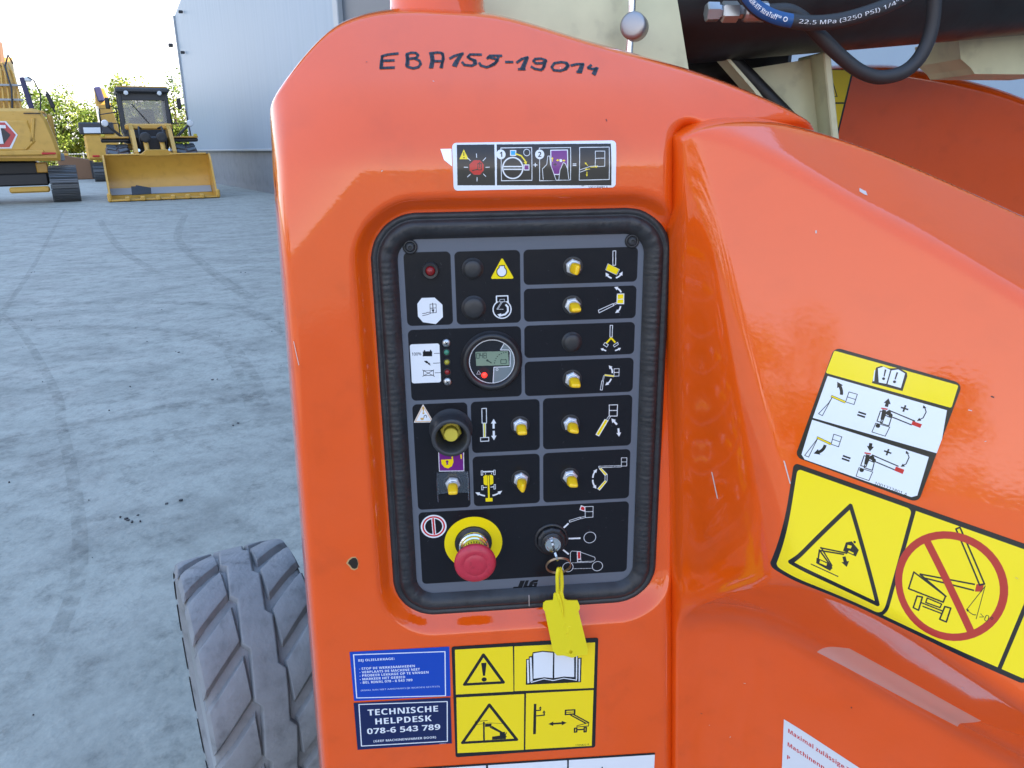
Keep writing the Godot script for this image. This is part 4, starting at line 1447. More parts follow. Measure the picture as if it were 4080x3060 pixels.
func build_panel() -> void:
	var panel := holder("control_panel", lift, Vector3.ZERO)
	var tex := printed("panel", -132, 193, 264, 416, 3.7, lin(0.125, 0.138, 0.165))
	var face := sticker_mat(tex, 0.2)
	face.resource_name = "panel_face"
	face.metallic_specular = 0.32
	face.normal_enabled = true
	face.normal_texture = noise_map(15, 0.03, 512, [], 4, FastNoiseLite.TYPE_SIMPLEX_SMOOTH, 3.0)
	face.normal_scale = 0.05
	face.texture_repeat = true
	var outline := rounded(0.1285, 0.2045, 0.024, 8, Vector2(0.0008, 1.1555))
	part("panel_face", flat_sheet(outline, 0.0, Vector2(-0.132, 1.363), Vector2(0.264, 0.416)), face, panel)
	# the padded rubber seal round it
	var ring := []
	var hx := 0.1285
	var hy := 0.2045
	var r := 0.024
	for q in 4:
		var a0 := PI * 0.5 * q
		var cc := Vector2((hx - r) * [1, -1, -1, 1][q], (hy - r) * [1, 1, -1, -1][q])
		for k in 15:
			var d := Vector2.from_angle(a0 + PI * 0.5 * k / 15.0)
			ring.append([cc + d * r, d, 1.0])
		var d1 := Vector2.from_angle(a0 + PI * 0.5)
		var length: float = 2.0 * (hx - r) if q % 2 == 0 else 2.0 * (hy - r)
		var go := Vector2.from_angle(a0 + PI)
		var steps := int(length / 0.0016)
		for k in steps:
			ring.append([cc + d1 * r + go * length * k / steps, d1, 0.2 if q % 2 == 0 else 0.5])
	var prof := P2([-3, 1.0, -1, 3.6, 1.5, 6.6, 5, 8.8, 9, 9.6, 12.5, 8.9, 15, 6.6, 16.2, 4.6, 17.4, 5.6, 19.5, 6.6, 22, 5.8, 24, 3.2, 25.4, -3])
	var rng := RandomNumberGenerator.new()
	rng.seed = 3
	var fold := FastNoiseLite.new()
	fold.seed = 4
	fold.frequency = 0.16
	var p := []
	for i in ring.size() + 1:
		var e: Array = ring[i % ring.size()]
		var f := fold.get_noise_1d(float(i % ring.size()) * 1.7)
		var g := fold.get_noise_1d(float(i % ring.size()) * 4.0 + 900.0)
		for k in prof.size():
			var side := 1.0 if k < 6 else 0.25
			var wob := (sin(i * 1.75 + f * 3.0) * 0.55 + f * 0.8 + g * 0.5) * side * float(e[2])
			if k == 0 or k == prof.size() - 1: wob = 0.0
			var q: Vector2 = e[0] + e[1] * (prof[k].x + wob * 0.3) * 0.001
			p.append(Vector3(q.x + 0.0008, q.y + 1.1555, (prof[k].y + wob * 0.9) * 0.001))
	part("rubber_seal", grid_mesh(p, prof.size(), ring.size() + 1), mats.rubber_seal, panel)
	# the joint in the seal, bottom
	var st := st_new()
	box(st, pan(3.2, -228.5, 9.2), Vector3(0.0006, 0.014, 0.0014), 0.0, Transform3D.IDENTITY)
	part("seal_joint", done(st), mats.white_scratch, panel)
	for u in [-111.6, 113.6]:
		var screw := holder("corner_screw", panel, Vector3.ZERO)
		st = st_new()
		lathe_soft(st, [Vector2(7.4, 0), Vector2(7.3, 1.4), Vector2(6.4, 2.2), Vector2(4.8, 2.4), Vector2(4.7, 1.6)], 28, out_of_panel(u, 179.4))
		part("washer", done(st), mats.black_plastic, screw)
		st = st_new()
		lathe(st, [Vector2(4.7, 0.4), Vector2(4.5, 2.6), Vector2(3.2, 4.0), Vector2(1.9, 4.3), Vector2(1.7, 2.2), Vector2(0, 2.0)], 24, out_of_panel(u, 179.4), false)
		part("screw_head", done(st), mats.dark_steel, screw)
	# warning lamp
	var lamp := holder("warning_lamp", lift)
	st = st_new()
	lathe(st, [Vector2(8.8, 0), Vector2(8.6, 3.6), Vector2(7.6, 4.6), Vector2(5.2, 4.4), Vector2(4.9, 2.5)], 36, out_of_panel(-92.6, 155.4))
	part("bezel", done(st), mats.black_plastic, lamp)
	st = st_new()
	lathe_soft(st, [Vector2(5.0, 2.5), Vector2(4.7, 4.6), Vector2(3.8, 6.2), Vector2(2.2, 7.4), Vector2(0, 7.8)], 28, out_of_panel(-92.6, 155.4))
	part("lens", done(st), mats.led_red, lamp)
	for q in [[-49.8, 155.8, 9.6], [-50.0, 115.6, 11.2], [52.4, 75.4, 9.4]]:
		st = st_new()
		lathe_soft(st, [Vector2(q[2] + 1.6, 0), Vector2(q[2] + 1.3, 0.7), Vector2(q[2], 0.9), Vector2(q[2] - 0.4, 2.6), Vector2(q[2] - 2.0, 3.8), Vector2(q[2] * 0.4, 4.3), Vector2(0, 4.4)], 36, out_of_panel(q[0], q[1]))
		part("blanking_plug", done(st), mats.black_cap, lift)
	# battery lights
	var lights := holder("battery_lights", lift)
	for q in [[-79.6, 79.5], [-80.0, 37.4]]:
		var screw := holder("cross_screw", lights)
		st = st_new()
		var t := out_of_panel(q[0], q[1])
		lathe_soft(st, [Vector2(4.5, 0), Vector2(4.4, 1.0), Vector2(3.4, 2.2), Vector2(1.6, 2.9), Vector2(0, 3.0)], 24, t)
		screw.free()
		part("screw", done(st), mats.steel, lights)
		st = st_new()
		for a in [0.5, 0.5 + PI * 0.5]:
			box(st, Vector3(0, 2.6, 0), Vector3(4.2, 1.1, 1.0), 0.0, t * Transform3D(Basis(Vector3.UP, a), Vector3.ZERO))
		part("screw_cross", done(st), mats.dark_steel, lights)
	for q in [[69.5, "led_green"], [58.8, "led_yellow"], [48.0, "led_red"]]:
		st = st_new()
		lathe_soft(st, [Vector2(4.1, 0), Vector2(3.9, 1.1), Vector2(3.2, 1.2), Vector2(2.9, 0.4)], 24, out_of_panel(-79.8, q[0]))
		part("lamp_socket", done(st), mats.black_plastic, lights)
		st = st_new()
		lathe_soft(st, [Vector2(2.9, 0.3), Vector2(2.7, 1.4), Vector2(1.8, 2.4), Vector2(0, 2.8)], 20, out_of_panel(-79.8, q[0]))
		part("indicator_lamp", done(st), mats[q[1]], lights)
	# the round gauge
	var gauge := holder("gauge", lift)
	st = st_new()
	lathe_soft(st, [Vector2(32.6, 0), Vector2(32.3, 1.2), Vector2(31.2, 1.6), Vector2(30.9, 4.6), Vector2(29.6, 6.6), Vector2(27.6, 7.4), Vector2(25.6, 6.6), Vector2(24.4, 4.4), Vector2(24.0, 2.4)], 64, out_of_panel(-32.8, 58.3))
	part("bezel", done(st), mats.black_plastic, gauge)
	var disc := PackedVector2Array()
	for k in 48: disc.append(Vector2(-0.0328, 1.228) + Vector2.from_angle(TAU * k / 48) * 0.0244)
	part("gauge_face", flat_sheet(disc, 0.0026, Vector2(-0.132, 1.363), Vector2(0.264, 0.416)), sticker_mat(tex, 0.12), gauge)
	st = st_new()
	lathe_soft(st, [Vector2(3.1, 2.6), Vector2(2.9, 3.4), Vector2(1.8, 4.2), Vector2(0, 4.5)], 20, out_of_panel(-41.1, 43.6))
	part("red_lamp", done(st), mats.led_lit, gauge, "lit red lamp")
	var glow := OmniLight3D.new()
	glow.name = "red_lamp_light"
	glow.position = pan(-41.1, 43.6, 7.0)
	glow.light_color = Color(1.0, 0.16, 0.12)
	glow.light_energy = 0.00002
	glow.light_size = 0.003
	glow.omni_range = 5.0
	glow.omni_attenuation = 2.0
	glow.shadow_enabled = true
	add_child(glow)

func build_switches() -> void:
	var nut := st_new()
	lathe(nut, [Vector2(8.3, 0), Vector2(8.3, 3.2), Vector2(7.2, 4.2), Vector2(6.2, 4.2)], 6, out_of_panel(0, -1170), false, PI / 6)
	var nut_mesh := done(nut)
	var col := st_new()
	lathe(col, [Vector2(6.6, 3.8), Vector2(6.6, 5.2), Vector2(5.7, 5.6), Vector2(5.7, 8.2), Vector2(5.2, 8.8), Vector2(3.6, 8.8), Vector2(3.4, 6.5)], 28, out_of_panel(0, -1170))
	var col_mesh := done(col)
	# a lever: round at the root, pinched to a blunt chisel at its tip
	var sec := [[5.0, 3.0, 3.0], [8.4, 3.2, 3.2], [9.4, 5.0, 4.8], [13, 5.6, 5.3], [16.5, 5.5, 4.7], [21, 5.2, 3.5], [24.6, 4.9, 2.3], [25.7, 4.3, 1.5]]
	var p := []
	for s in sec:
		for k in 25:
			var a := TAU * k / 24.0
			var c := cos(a)
			var n := sin(a)
			var e := 0.62
			p.append(Vector3(signf(c) * pow(absf(c), e) * s[1], signf(n) * pow(absf(n), e) * s[2], s[0]) * 0.001)
	for k in 25: p.append(Vector3(cos(TAU * k / 24.0) * 0.0024, sin(TAU * k / 24.0) * 0.0007, 0.02605))
	for k in 25: p.append(Vector3(cos(TAU * k / 24.0) * 0.00005, sin(TAU * k / 24.0) * 0.00002, 0.0261))
	var lever_mesh := grid_mesh(p, 25, sec.size() + 2)
	var plates := st_new()
	lathe_soft(plates, [Vector2(10.4, 0.0), Vector2(10.3, 0.35), Vector2(9.6, 0.4), Vector2(0, 0.4)], 32, out_of_panel(0, -1170))
	var ring_mesh := done(plates)
	var spots := [[53.0, 155.0, 0.12, 78.0, "swing"], [52.6, 114.9, 0.5, 0.0, ""], [53.0, 34.6, 0.5, -4.0, ""], [-3.6, -15.4, 0.5, 0.0, ""], [-3.9, -78.9, 0.1, 84.0, ""], [51.6, -16.2, 0.3, -12.0, ""], [51.3, -78.9, 0.52, -6.0, ""], [-79.2, -80.0, 0.0, 0.0, ""]]
	var n := 0
	for s in spots:
		var t := holder("toggle_switch", lift, pan(s[0], s[1]))
		part("dust_ring", ring_mesh, mats.black_plastic, t)
		part("hex_nut", nut_mesh, mats.zinc, t, "", Transform3D(Basis(Vector3.BACK, s[2] + n * 0.2), Vector3.ZERO))
		part("collar", col_mesh, mats.zinc, t)
		part("lever", lever_mesh, mats.lever_yellow, t, "", Transform3D(Basis(Vector3.BACK, deg_to_rad(s[3])), Vector3.ZERO))
		n += 1
	# clear guard round the lowest left switch
	var guard := holder("switch_guard", lift)
	var st := st_new()
	box(st, pan(-78.6, -78.6, 1.2), Vector3(0.034, 0.025, 0.0016), 0.0003)
	part("base_plate", done(st), mats.clear_plastic, guard)
	for u in [-95.6, -62.4]:
		st = st_new()
		box(st, pan(u, -79.0, 10.2), Vector3(0.0016, 0.027, 0.0186), 0.0003)
		part("side_plate", done(st), mats.clear_plastic, guard)
	# rubber cup round the unlock button
	var cup := holder("unlock_button", lift)
	var o := out_of_panel(-78.6, -16.4)
	st = st_new()
	lathe_soft(st, [Vector2(23.5, 0), Vector2(22.5, 1.6), Vector2(20.2, 4), Vector2(19.8, 12), Vector2(20.4, 22), Vector2(20.8, 26), Vector2(20.4, 27.4)], 48, o)
	lathe_soft(st, [Vector2(20.4, 27.4), Vector2(16.8, 27.4), Vector2(16.2, 26.6)], 48, o)
	lathe_soft(st, [Vector2(16.2, 26.6), Vector2(15.4, 18), Vector2(13.4, 8), Vector2(12.4, 3), Vector2(0, 3)], 48, o)
	part("rubber_cup", done(st), mats.cup_rubber, cup)
	st = st_new()
	lathe(st, [Vector2(11.6, 3), Vector2(11.6, 7), Vector2(10.6, 8), Vector2(0, 8)], 6, o, false, 0.2)
	part("hex_nut", done(st), mats.button_yellow, cup)
	st = st_new()
	lathe(st, [Vector2(7.6, 8), Vector2(7.6, 17), Vector2(7.0, 17.8), Vector2(0, 17.8)], 32, o)
	part("push_button", done(st), mats.button_yellow, cup)

func build_stop_and_lock() -> void:
	var stop := holder("emergency_stop", lift)
	var o := out_of_panel(-58.5, -154.6)
	var st := st_new()
	lathe(st, [Vector2(20.4, 0), Vector2(20.2, 2.0), Vector2(18.4, 2.6), Vector2(17.2, 2.6)], 48, o)
	part("gasket", done(st), mats.black_plastic, stop)
	st = st_new()
	lathe(st, [Vector2(17.2, 2), Vector2(17.2, 9.4), Vector2(16.6, 10.4), Vector2(15.2, 11.6), Vector2(14.8, 15.2), Vector2(13.9, 16.4), Vector2(12.6, 16.4)], 48, o)
	part("steel_collar", done(st), mats.chrome, stop)
	st = st_new()
	lathe(st, [Vector2(12.4, 12), Vector2(12.4, 25)], 40, o)
	part("yellow_band", done(st), mats.tag_yellow, stop)
	st = st_new()
	for k in 26:
		var a := TAU * k / 26.0
		box(st, Vector3(0, 21.5, 12.5), Vector3(1.0, 3.4, 0.5), 0.0, o * Transform3D(Basis(Vector3.UP, a), Vector3.ZERO))
	part("band_marks", done(st), mats.marker_ink, stop)
	st = st_new()
	lathe_soft(st, [Vector2(11.4, 22), Vector2(12.4, 27), Vector2(14.6, 32), Vector2(18.6, 37), Vector2(21.4, 40.5), Vector2(22.6, 43.2), Vector2(22.4, 45.6), Vector2(20.6, 47.8), Vector2(17.4, 49.2), Vector2(13.4, 49.8), Vector2(12.6, 49.3), Vector2(11.8, 49.9), Vector2(6, 50.4), Vector2(0, 50.5)], 56, o)
	part("mushroom_head", done(st), mats.stop_red, stop)
	var lock := holder("key_switch", lift)
	o = out_of_panel(30.5, -155.6)
	st = st_new()
	lathe_soft(st, [Vector2(19.6, 0), Vector2(19.4, 1.2), Vector2(17.6, 1.8), Vector2(17, 1.8)], 40, o)
	part("gasket", done(st), mats.black_plastic, lock)
	st = st_new()
	lathe(st, [Vector2(16.8, 1.6), Vector2(16.6, 5.6), Vector2(14.6, 7.2), Vector2(11, 7.6)], 10, o, false, 0.3)
	lathe(st, [Vector2(12.2, 7.0), Vector2(12.0, 9.4), Vector2(10.6, 10.4), Vector2(9.4, 10.4)], 40, o)
	part("bezel_nut", done(st), mats.black_plastic, lock)
	st = st_new()
	lathe(st, [Vector2(9.6, 8.6), Vector2(9.4, 13.4), Vector2(8.8, 14.4), Vector2(7.2, 14.4), Vector2(6.8, 13.6), Vector2(0, 13.2)], 40, o)
	part("lock_barrel", done(st), mats.chrome, lock)
	st = st_new()
	box(st, Vector3(0, 13.3, 0), Vector3(2.4, 0.8, 8.5), 0.2, o * Transform3D(Basis(Vector3.UP, 0.28), Vector3.ZERO))
	part("key_slot", done(st), mats.rust_dark, lock)

func build_key() -> void:
	var key := thing("ignition_key", "worn steel key in the panel's lock with a wire split ring", "key", pan(30.5, -155.6, 13.0))
	# its flat bow stands out of the lock, nearly edge on
	var d := Vector3(0.30, -0.95, 0).normalized()
	var b := Basis(d, Vector3.BACK, d.cross(Vector3.BACK))
	var st := st_new()
	var xf := Transform3D(Basis(b.x * 0.001, b.y * 0.001, b.z * 0.001), Vector3.ZERO)
	prism(st, P2([-3.2, -2, 3.2, -2, 3.6, 9, 6.6, 12, 7.2, 20, 5.4, 27, 2, 29.5, -2, 29.5, -5.4, 27, -6.4, 20, -5.8, 12, -3.4, 9]), -1.1, 1.1, xf, 0.35)
	part("key_blade", done(st), mats.steel, key)
	st = st_new()
	var pts := []
	var c := pan(33.6, -170.3, 34) - key.position
	var up := Vector3(0, 0.9, 0.43)
	for k in 62:
		var a := TAU * k / 31.0 + 0.6
		pts.append(c + (Vector3(cos(a), 0, 0) + up * sin(a)) * 0.0135 + Vector3(0, -0.43, 0.9) * (0.0013 * k / 31.0 - 0.0013))
	tube(st, pts, 0.00075, 8)
	part("split_ring", done(st), mats.brass_ring, key)
	var tag_at := pan(35, -205, 37)
	var label := thing("plastic_tag", "blank yellow plastic seal tag hanging from the key ring", "tag", tag_at)
	var poly := PackedVector2Array()
	for q in "27.8,-203.9 29,-202.3 38.6,-203 40,-210.7 43.4,-213 54.7,-213.9 57.1,-219.9 57.6,-224.4 56.1,-228 67.4,-278.4 67.3,-286 56.8,-286.7 49.5,-289.2 39.6,-285.3 31.7,-284.6 27.2,-278.1 17.8,-225.1 15.6,-221.3 16.2,-214.4 19.5,-211.7 27.1,-211.5".split(" "):
		var xy := q.split(",")
		poly.append(Vector2(float(xy[0]) - 35.0, float(xy[1]) + 205.0) * 0.001)
	# cut the little hole by joining it to the outline with a seam
	var hole := Vector2(12.7, -76.1) * 0.001
	var cut := PackedVector2Array()
	for i in poly.size():
		cut.append(poly[i])
		if i == 12:
			for k in 15: cut.append(hole + Vector2.from_angle(-PI * 0.5 - TAU * k / 14.001) * 0.0022)
			cut.append(poly[i] + Vector2(0.00002, 0.00002))
	st = st_new()
	prism(st, cut, -0.0006, 0.0006)
	part("tag_plate", done(st), mats.tag_yellow, label)
	st = st_new()
	tube(st, smooth_path([Vector3(-3, 3, 0.4), Vector3(0, -6, 1.1), Vector3(2, -14, 1.2), Vector3(4, -30, 1.0)], 4).map(func(q): return q * 0.001), [0.0014, 0.0017, 0.0019, 0.002, 0.002, 0.0019, 0.0018, 0.0017, 0.0016, 0.0015, 0.0013, 0.001, 0.0007], 10)
	box(st, Vector3(0.0105, -0.045, 0.0006), Vector3(0.0045, 0.006, 0.0008), 0.0003)
	for q in [[8.2, -50.0, 3.2, 0.9], [8.2, -53.6, 3.2, 0.9], [6.8, -51.8, 0.9, 3.2], [5.0, -40.0, 1.2, 5.0], [12.6, -60.0, 0.8, 2.6]]:
		box(st, Vector3(q[0], q[1], 0.8) * 0.001, Vector3(q[2], q[3], 0.7) * 0.001, 0.0002)
	part("moulded_rib", done(st), mats.tag_yellow, label)
	st = st_new()
	var loop := [Vector3(-2.6, 2, 0.6), Vector3(-3.0, 12, 2.2), Vector3(-3.4, 24, 2.6), Vector3(-2.6, 31, 1.5), Vector3(-1.0, 33.6, -1.0), Vector3(0.6, 31, -3.6), Vector3(2.2, 22, -4.2), Vector3(2.6, 10, -3.0), Vector3(1.4, 2, -0.6)]
	loop = smooth_path(loop, 5)
	st.set_smooth_group(0)
	for i in loop.size() - 1:
		var a: Vector3 = loop[i] * 0.001
		var e: Vector3 = loop[i + 1] * 0.001
		var w := Vector3(0.0021, 0, 0)
		var t := Vector3(0, 0, 0.0005)
		fq(st, [a - w + t, a + w + t, e + w + t, e - w + t], Vector3.BACK)
		fq(st, [a - w - t, a + w - t, e + w - t, e - w - t], Vector3.FORWARD)
		fq(st, [a - w - t, a - w + t, e - w + t, e - w - t], Vector3.LEFT)
		fq(st, [a + w - t, a + w + t, e + w + t, e + w - t], Vector3.RIGHT)
	part("tag_loop", done(st), mats.tag_yellow, label)

func build_upper_works() -> void:
	# cream turntable plates
	var st := st_new()
	prism(st, P2([-.10, 1.30, -.10, 1.9, .215, 1.9, .228, 1.636, .252, 1.533, .262, 1.30]), -0.305, -0.28, Transform3D.IDENTITY, 0.006)
	part("turret_plate", done(st), mats.cream_paint, lift)
	st = st_new()
	prism(st, P2([.405, 1.553, .543, 1.572, .58, 1.44, .58, 1.2, .50, 1.2, .466, 1.513]), -0.53, -0.50, Transform3D.IDENTITY, 0.004)
	part("inner_plate", done(st), mats.cream_paint, lift)
	st = st_new()
	box(st, Vector3(0.566, 1.47, -0.5), Vector3(0.012, 0.22, 0.09), 0.002, Transform3D(Basis(Vector3.BACK, 0.22), Vector3.ZERO).translated(Vector3(0.315, -0.09, 0.0)))
	part("inner_flange", done(st), mats.cream_paint, lift)
	st = st_new()
	prism(st, P2([.351, 1.562, .357, 1.562, .404, 1.517, .47, 1.44, .46, 1.44, .397, 1.517]), -0.46, -0.42)
	part("bracket_edge", done(st), mats.cream_paint, lift)
	st = st_new()
	tube(st, [Vector3(0.345, 1.59, -0.46), Vector3(0.52, 1.436, -0.46)], 0.0125, 20)
	part("cylinder_rod", done(st), mats.boom_black, lift)
	st = st_new()
	box(st, Vector3(0.36, 1.47, -0.66), Vector3(0.36, 0.32, 0.1), 0.01)
	part("pivot_block", done(st), mats.boom_black, lift)
	# the black boom cylinder above
	st = st_new()
	tube(st, [Vector3(0.12, 1.636, -0.43), Vector3(0.60, 1.670, -0.43), Vector3(1.6, 1.742, -0.43)], 0.092, 56)
	part("lift_cylinder", done(st), mats.boom_black, lift)
	# the cream main boom folded above, beyond the top of the picture
	st = st_new()
	box(st, Vector3(1.1, 1.98, -0.66), Vector3(3.4, 0.30, 0.62), 0.02)
	part("main_boom", done(st), mats.cream_paint, lift)
	st = st_new()
	box(st, Vector3(0.66, 1.622, -0.66), Vector3(1.0, 0.1, 0.1), 0.008, Transform3D(Basis(Vector3.BACK, 0.06), Vector3.ZERO))
	part("lower_boom", done(st), mats.boom_black, lift)
	st = st_new()
	prism(st, P2([.763, 1.598, .95, 1.617, .95, 1.542, .80, 1.544, .792, 1.553, .772, 1.567]), -0.62, -0.5, Transform3D.IDENTITY, 0.004)
	part("cream_bracket", done(st), mats.cream_paint, lift)
	# bolt with a round cap on its rod
	st = st_new()
	var face := Basis(Vector3(0.86, 0, 0.5), Vector3(-0.42, 0.1, 0.9).normalized(), Vector3(0, 1, -0.1)).orthonormalized()
	lathe_soft(st, [Vector2(0.0, -0.014), Vector2(0.0165, -0.014), Vector2(0.0178, -0.012), Vector2(0.0182, 0.002), Vector2(0.0178, 0.0055), Vector2(0.016, 0.0078), Vector2(0.013, 0.0088), Vector2(0.006, 0.0094), Vector2(0, 0.0095)], 40, Transform3D(face * 0.9, Vector3(0.1655, 1.582, -0.235)))
	part("pin_cap", done(st), mats.dull_steel, lift)
	st = st_new()
	tube(st, [Vector3(0.1655, 1.70, -0.245), Vector3(0.1645, 1.60, -0.245), Vector3(0.1625, 1.548, -0.245)], 0.0052, 16)
	part("pin_rod", done(st), mats.chrome, lift)
	st = st_new()
	lathe(st, [Vector2(0.0, 0.004), Vector2(0.009, 0.004), Vector2(0.011, 0.001), Vector2(0.011, -0.004)], 24, Transform3D(Basis(Vector3.RIGHT, PI * 0.5), Vector3(-0.012, 1.583, -0.278)))
	part("plug", done(st), mats.boom_black, lift)
	# hydraulic hose, its fitting and its printed band
	var hose := holder("hydraulic_hose", lift)
	var a := smooth_path([Vector3(.268, 1.67, -.225), Vector3(.294, 1.621, -.22), Vector3(.306, 1.606, -.22), Vector3(.322, 1.595, -.22), Vector3(.346, 1.587, -.22), Vector3(.382, 1.583, -.22), Vector3(.417, 1.585, -.22), Vector3(.452, 1.593, -.22), Vector3(.486, 1.605, -.22), Vector3(.517, 1.623, -.222), Vector3(.55, 1.66, -.235), Vector3(.56, 1.70, -.245)], 8)
	st = st_new()
	tube(st, a, 0.0089, 22)
	part("upper_hose", done(st), mats.hose_black, hose)
	var bpath := smooth_path([Vector3(.338, 1.600, -.25), Vector3(.365, 1.601, -.25), Vector3(.383, 1.594, -.25), Vector3(.398, 1.583, -.25), Vector3(.417, 1.567, -.25), Vector3(.441, 1.548, -.25), Vector3(.469, 1.530, -.25), Vector3(.497, 1.522, -.25), Vector3(.527, 1.527, -.25), Vector3(.547, 1.543, -.25), Vector3(.558, 1.568, -.25), Vector3(.560, 1.595, -.25), Vector3(.556, 1.632, -.25), Vector3(.545, 1.70, -.25)], 8)
	st = st_new()
	tube(st, bpath, 0.0089, 22)
	part("lower_hose", done(st), mats.hose_black, hose)
	# the band and the print follow the upper hose: bent strips just proud of it, on the side that faces out
	var band := Print.new(0, 0, 110, 16, 10, lin(0.005, 0.07, 0.22))
	band.ink = inks()
	band.text([sans, bold], "M3K-XTF XtraTuff™", Vector2(68, -8.2), 4.6, 0.3, 0, 58, "M", band.ink["W"])
	band.disc(Vector2(102, -8), 2.4, band.ink["W"], 1.4)
	hose_strip(hose, "blue_band", a, 0.02, 0.395, -1.15, 0.95, sticker_mat(ImageTexture.create_from_image(band.finish()), 0.4), 0.0092)
	var say := Print.new(0, 0, 150, 12, 10, Color(0, 0, 0, 0))
	say.ink = inks()
	say.text([sans, bold], "22.5 MPa (3250 PSI) 1/4\" (6.3", Vector2(3, -6), 5.0, 0.2, 0, 144, "L", say.ink["W"])
	hose_strip(hose, "hose_print", a, 0.405, 0.80, -0.72, 0.5, sticker_mat(ImageTexture.create_from_image(say.finish()), 0.5, true), 0.0092)
	var along_x := Basis(Vector3(0, 1, 0), Vector3(-0.998, -0.05, 0), Vector3(0, 0, 1)).orthonormalized()
	var fit := Transform3D(along_x, Vector3(0.338, 1.6, -0.25))
	st = st_new()
	lathe(st, [Vector2(0.0, 0.0), Vector2(0.0118, 0.0), Vector2(0.0122, 0.002), Vector2(0.0122, 0.026), Vector2(0.0105, 0.029), Vector2(0.0085, 0.03)], 16, fit, false)
	part("crimp_sleeve", done(st), mats.fitting_steel, hose)
	st = st_new()
	lathe(st, [Vector2(0.0078, 0.028), Vector2(0.0078, 0.036), Vector2(0.0098, 0.0362), Vector2(0.0125, 0.038), Vector2(0.0125, 0.056), Vector2(0.0105, 0.058), Vector2(0.008, 0.0582)], 6, fit, false)
	part("union_nut", done(st), mats.fitting_steel, hose)
	st = st_new()
	lathe(st, [Vector2(0.008, 0.0582), Vector2(0.0082, 0.061), Vector2(0.0115, 0.062), Vector2(0.0118, 0.076), Vector2(0.0098, 0.0775), Vector2(0.0, 0.0775)], 6, fit, false, 0.4)
	part("end_plug", done(st), mats.fitting_steel, hose)

func hose_strip(parent: Node3D, called: String, path: Array, t0: float, t1: float, a0: float, a1: float, m: Material, r: float) -> void:
	var p := []
	var uv := PackedVector2Array()
	var n := 48
	var rows := 10
	for j in rows + 1:
		for i in n + 1:
			var f := lerpf(t0, t1, float(i) / n) * (path.size() - 1)
			var k := mini(int(f), path.size() - 2)
			var c: Vector3 = (path[k] as Vector3).lerp(path[k + 1], f - k)
			var d: Vector3 = ((path[mini(k + 2, path.size() - 1)] as Vector3) - path[maxi(k - 1, 0)]).normalized()
			var up := (Vector3.BACK.cross(d)).normalized()
			var outw := d.cross(up)
			var a := lerpf(a0, a1, float(j) / rows)
			p.append(c + (outw * cos(a) + up * sin(a)) * r)
			uv.append(Vector2(float(i) / n, 1.0 - float(j) / rows))
	part(called, grid_mesh(p, n + 1, rows + 1, uv), m, parent)

func build_wheel() -> void:
	var wheel := holder("wheel", lift, Vector3(-0.545, 0.30, -0.725))
	wheel.rotation.y = deg_to_rad(24.0)
	var side := Basis(Vector3(0, 0, 1), Vector3(1, 0, 0), Vector3(0, 1, 0))
	var st := st_new()
	lathe_soft(st, [Vector2(0.225, -0.105), Vector2(0.25, -0.115), Vector2(0.275, -0.117), Vector2(0.282, -0.108), Vector2(0.285, -0.09), Vector2(0.285, 0.09), Vector2(0.282, 0.108), Vector2(0.275, 0.117), Vector2(0.25, 0.115), Vector2(0.225, 0.105)], 96, Transform3D(side, Vector3.ZERO))
	part("tyre", done(st), mats.tyre_rubber, wheel)
	# the middle rib: its edges step sideways at each block
	var n := 17
	var cell := TAU / n
	var p := []
	var per := 8
	for i in n * per + 1:
		var a := TAU * i / (n * per)
		var f := fposmod(float(i) / per, 1.0)
		var g := fposmod(float(i) / per - 0.4, 1.0)
		var l := 0.021 + 0.013 * f
		var r := 0.021 + 0.013 * (1.0 - g)
		for q in [[-l - 0.005, 0.284], [-l - 0.0015, 0.2985], [-l + 0.002, 0.300], [0.0, 0.3005], [r - 0.002, 0.300], [r + 0.0015, 0.2985], [r + 0.005, 0.284]]:
			p.append(Vector3(q[0], q[1] * cos(a), q[1] * sin(a)))
	part("tread_rib", grid_mesh(p, 7, n * per + 1), mats.tyre_rubber, wheel)
	for s in [-1.0, 1.0]:
		st = st_new()
		# u across the tread; the gaps between blocks run slantwise and have sloping walls
		var rows := []
		for k in 6:
			var u := [0.034, 0.039, 0.070, 0.100, 0.113, 0.120][k] as float
			var skew: float = -s * (u - 0.03) / 0.09 * cell * 0.8
			var hgt := [0.286, 0.2995, 0.300, 0.2985, 0.295, 0.278][k] as float
			var row := []
			for j in 7:
				var f := [0.0, 0.07, 0.10, 0.40, 0.70, 0.735, 0.82][j] as float
				var a := skew + cell * f
				var h := minf(hgt, 0.284) if j == 0 or j == 6 else (hgt - 0.0012 if j == 1 or j == 5 else hgt)
				row.append(Vector3(s * u, h * cos(a), h * sin(a)))
			rows.append(row)
		st.set_smooth_group(-1)
		for k in 5:
			for j in 6:
				var mid: Vector3 = rows[k][j] + rows[k + 1][j + 1]
				st.set_smooth_group(5 if k in [1, 2, 3] and j in [1, 2, 3, 4] else -1)
				fq(st, [rows[k][j], rows[k][j + 1], rows[k + 1][j + 1], rows[k + 1][j]], Vector3(mid.x * 0.05, mid.y, mid.z))
		var mesh := done(st)
		for i in n:
			part("tread_block", mesh, mats.tyre_rubber, wheel, "", Transform3D(Basis(Vector3.RIGHT, i * cell + (0.4 * cell if s > 0.0 else 0.0)), Vector3.ZERO))
	st = st_new()
	lathe(st, [Vector2(0.222, -0.09), Vector2(0.226, -0.102), Vector2(0.222, -0.107), Vector2(0.212, -0.10), Vector2(0.2, -0.06), Vector2(0.09, -0.06), Vector2(0.085, -0.09), Vector2(0, -0.09)], 72, Transform3D(side, Vector3.ZERO))
	part("rim", done(st), mats.rim_paint, wheel)

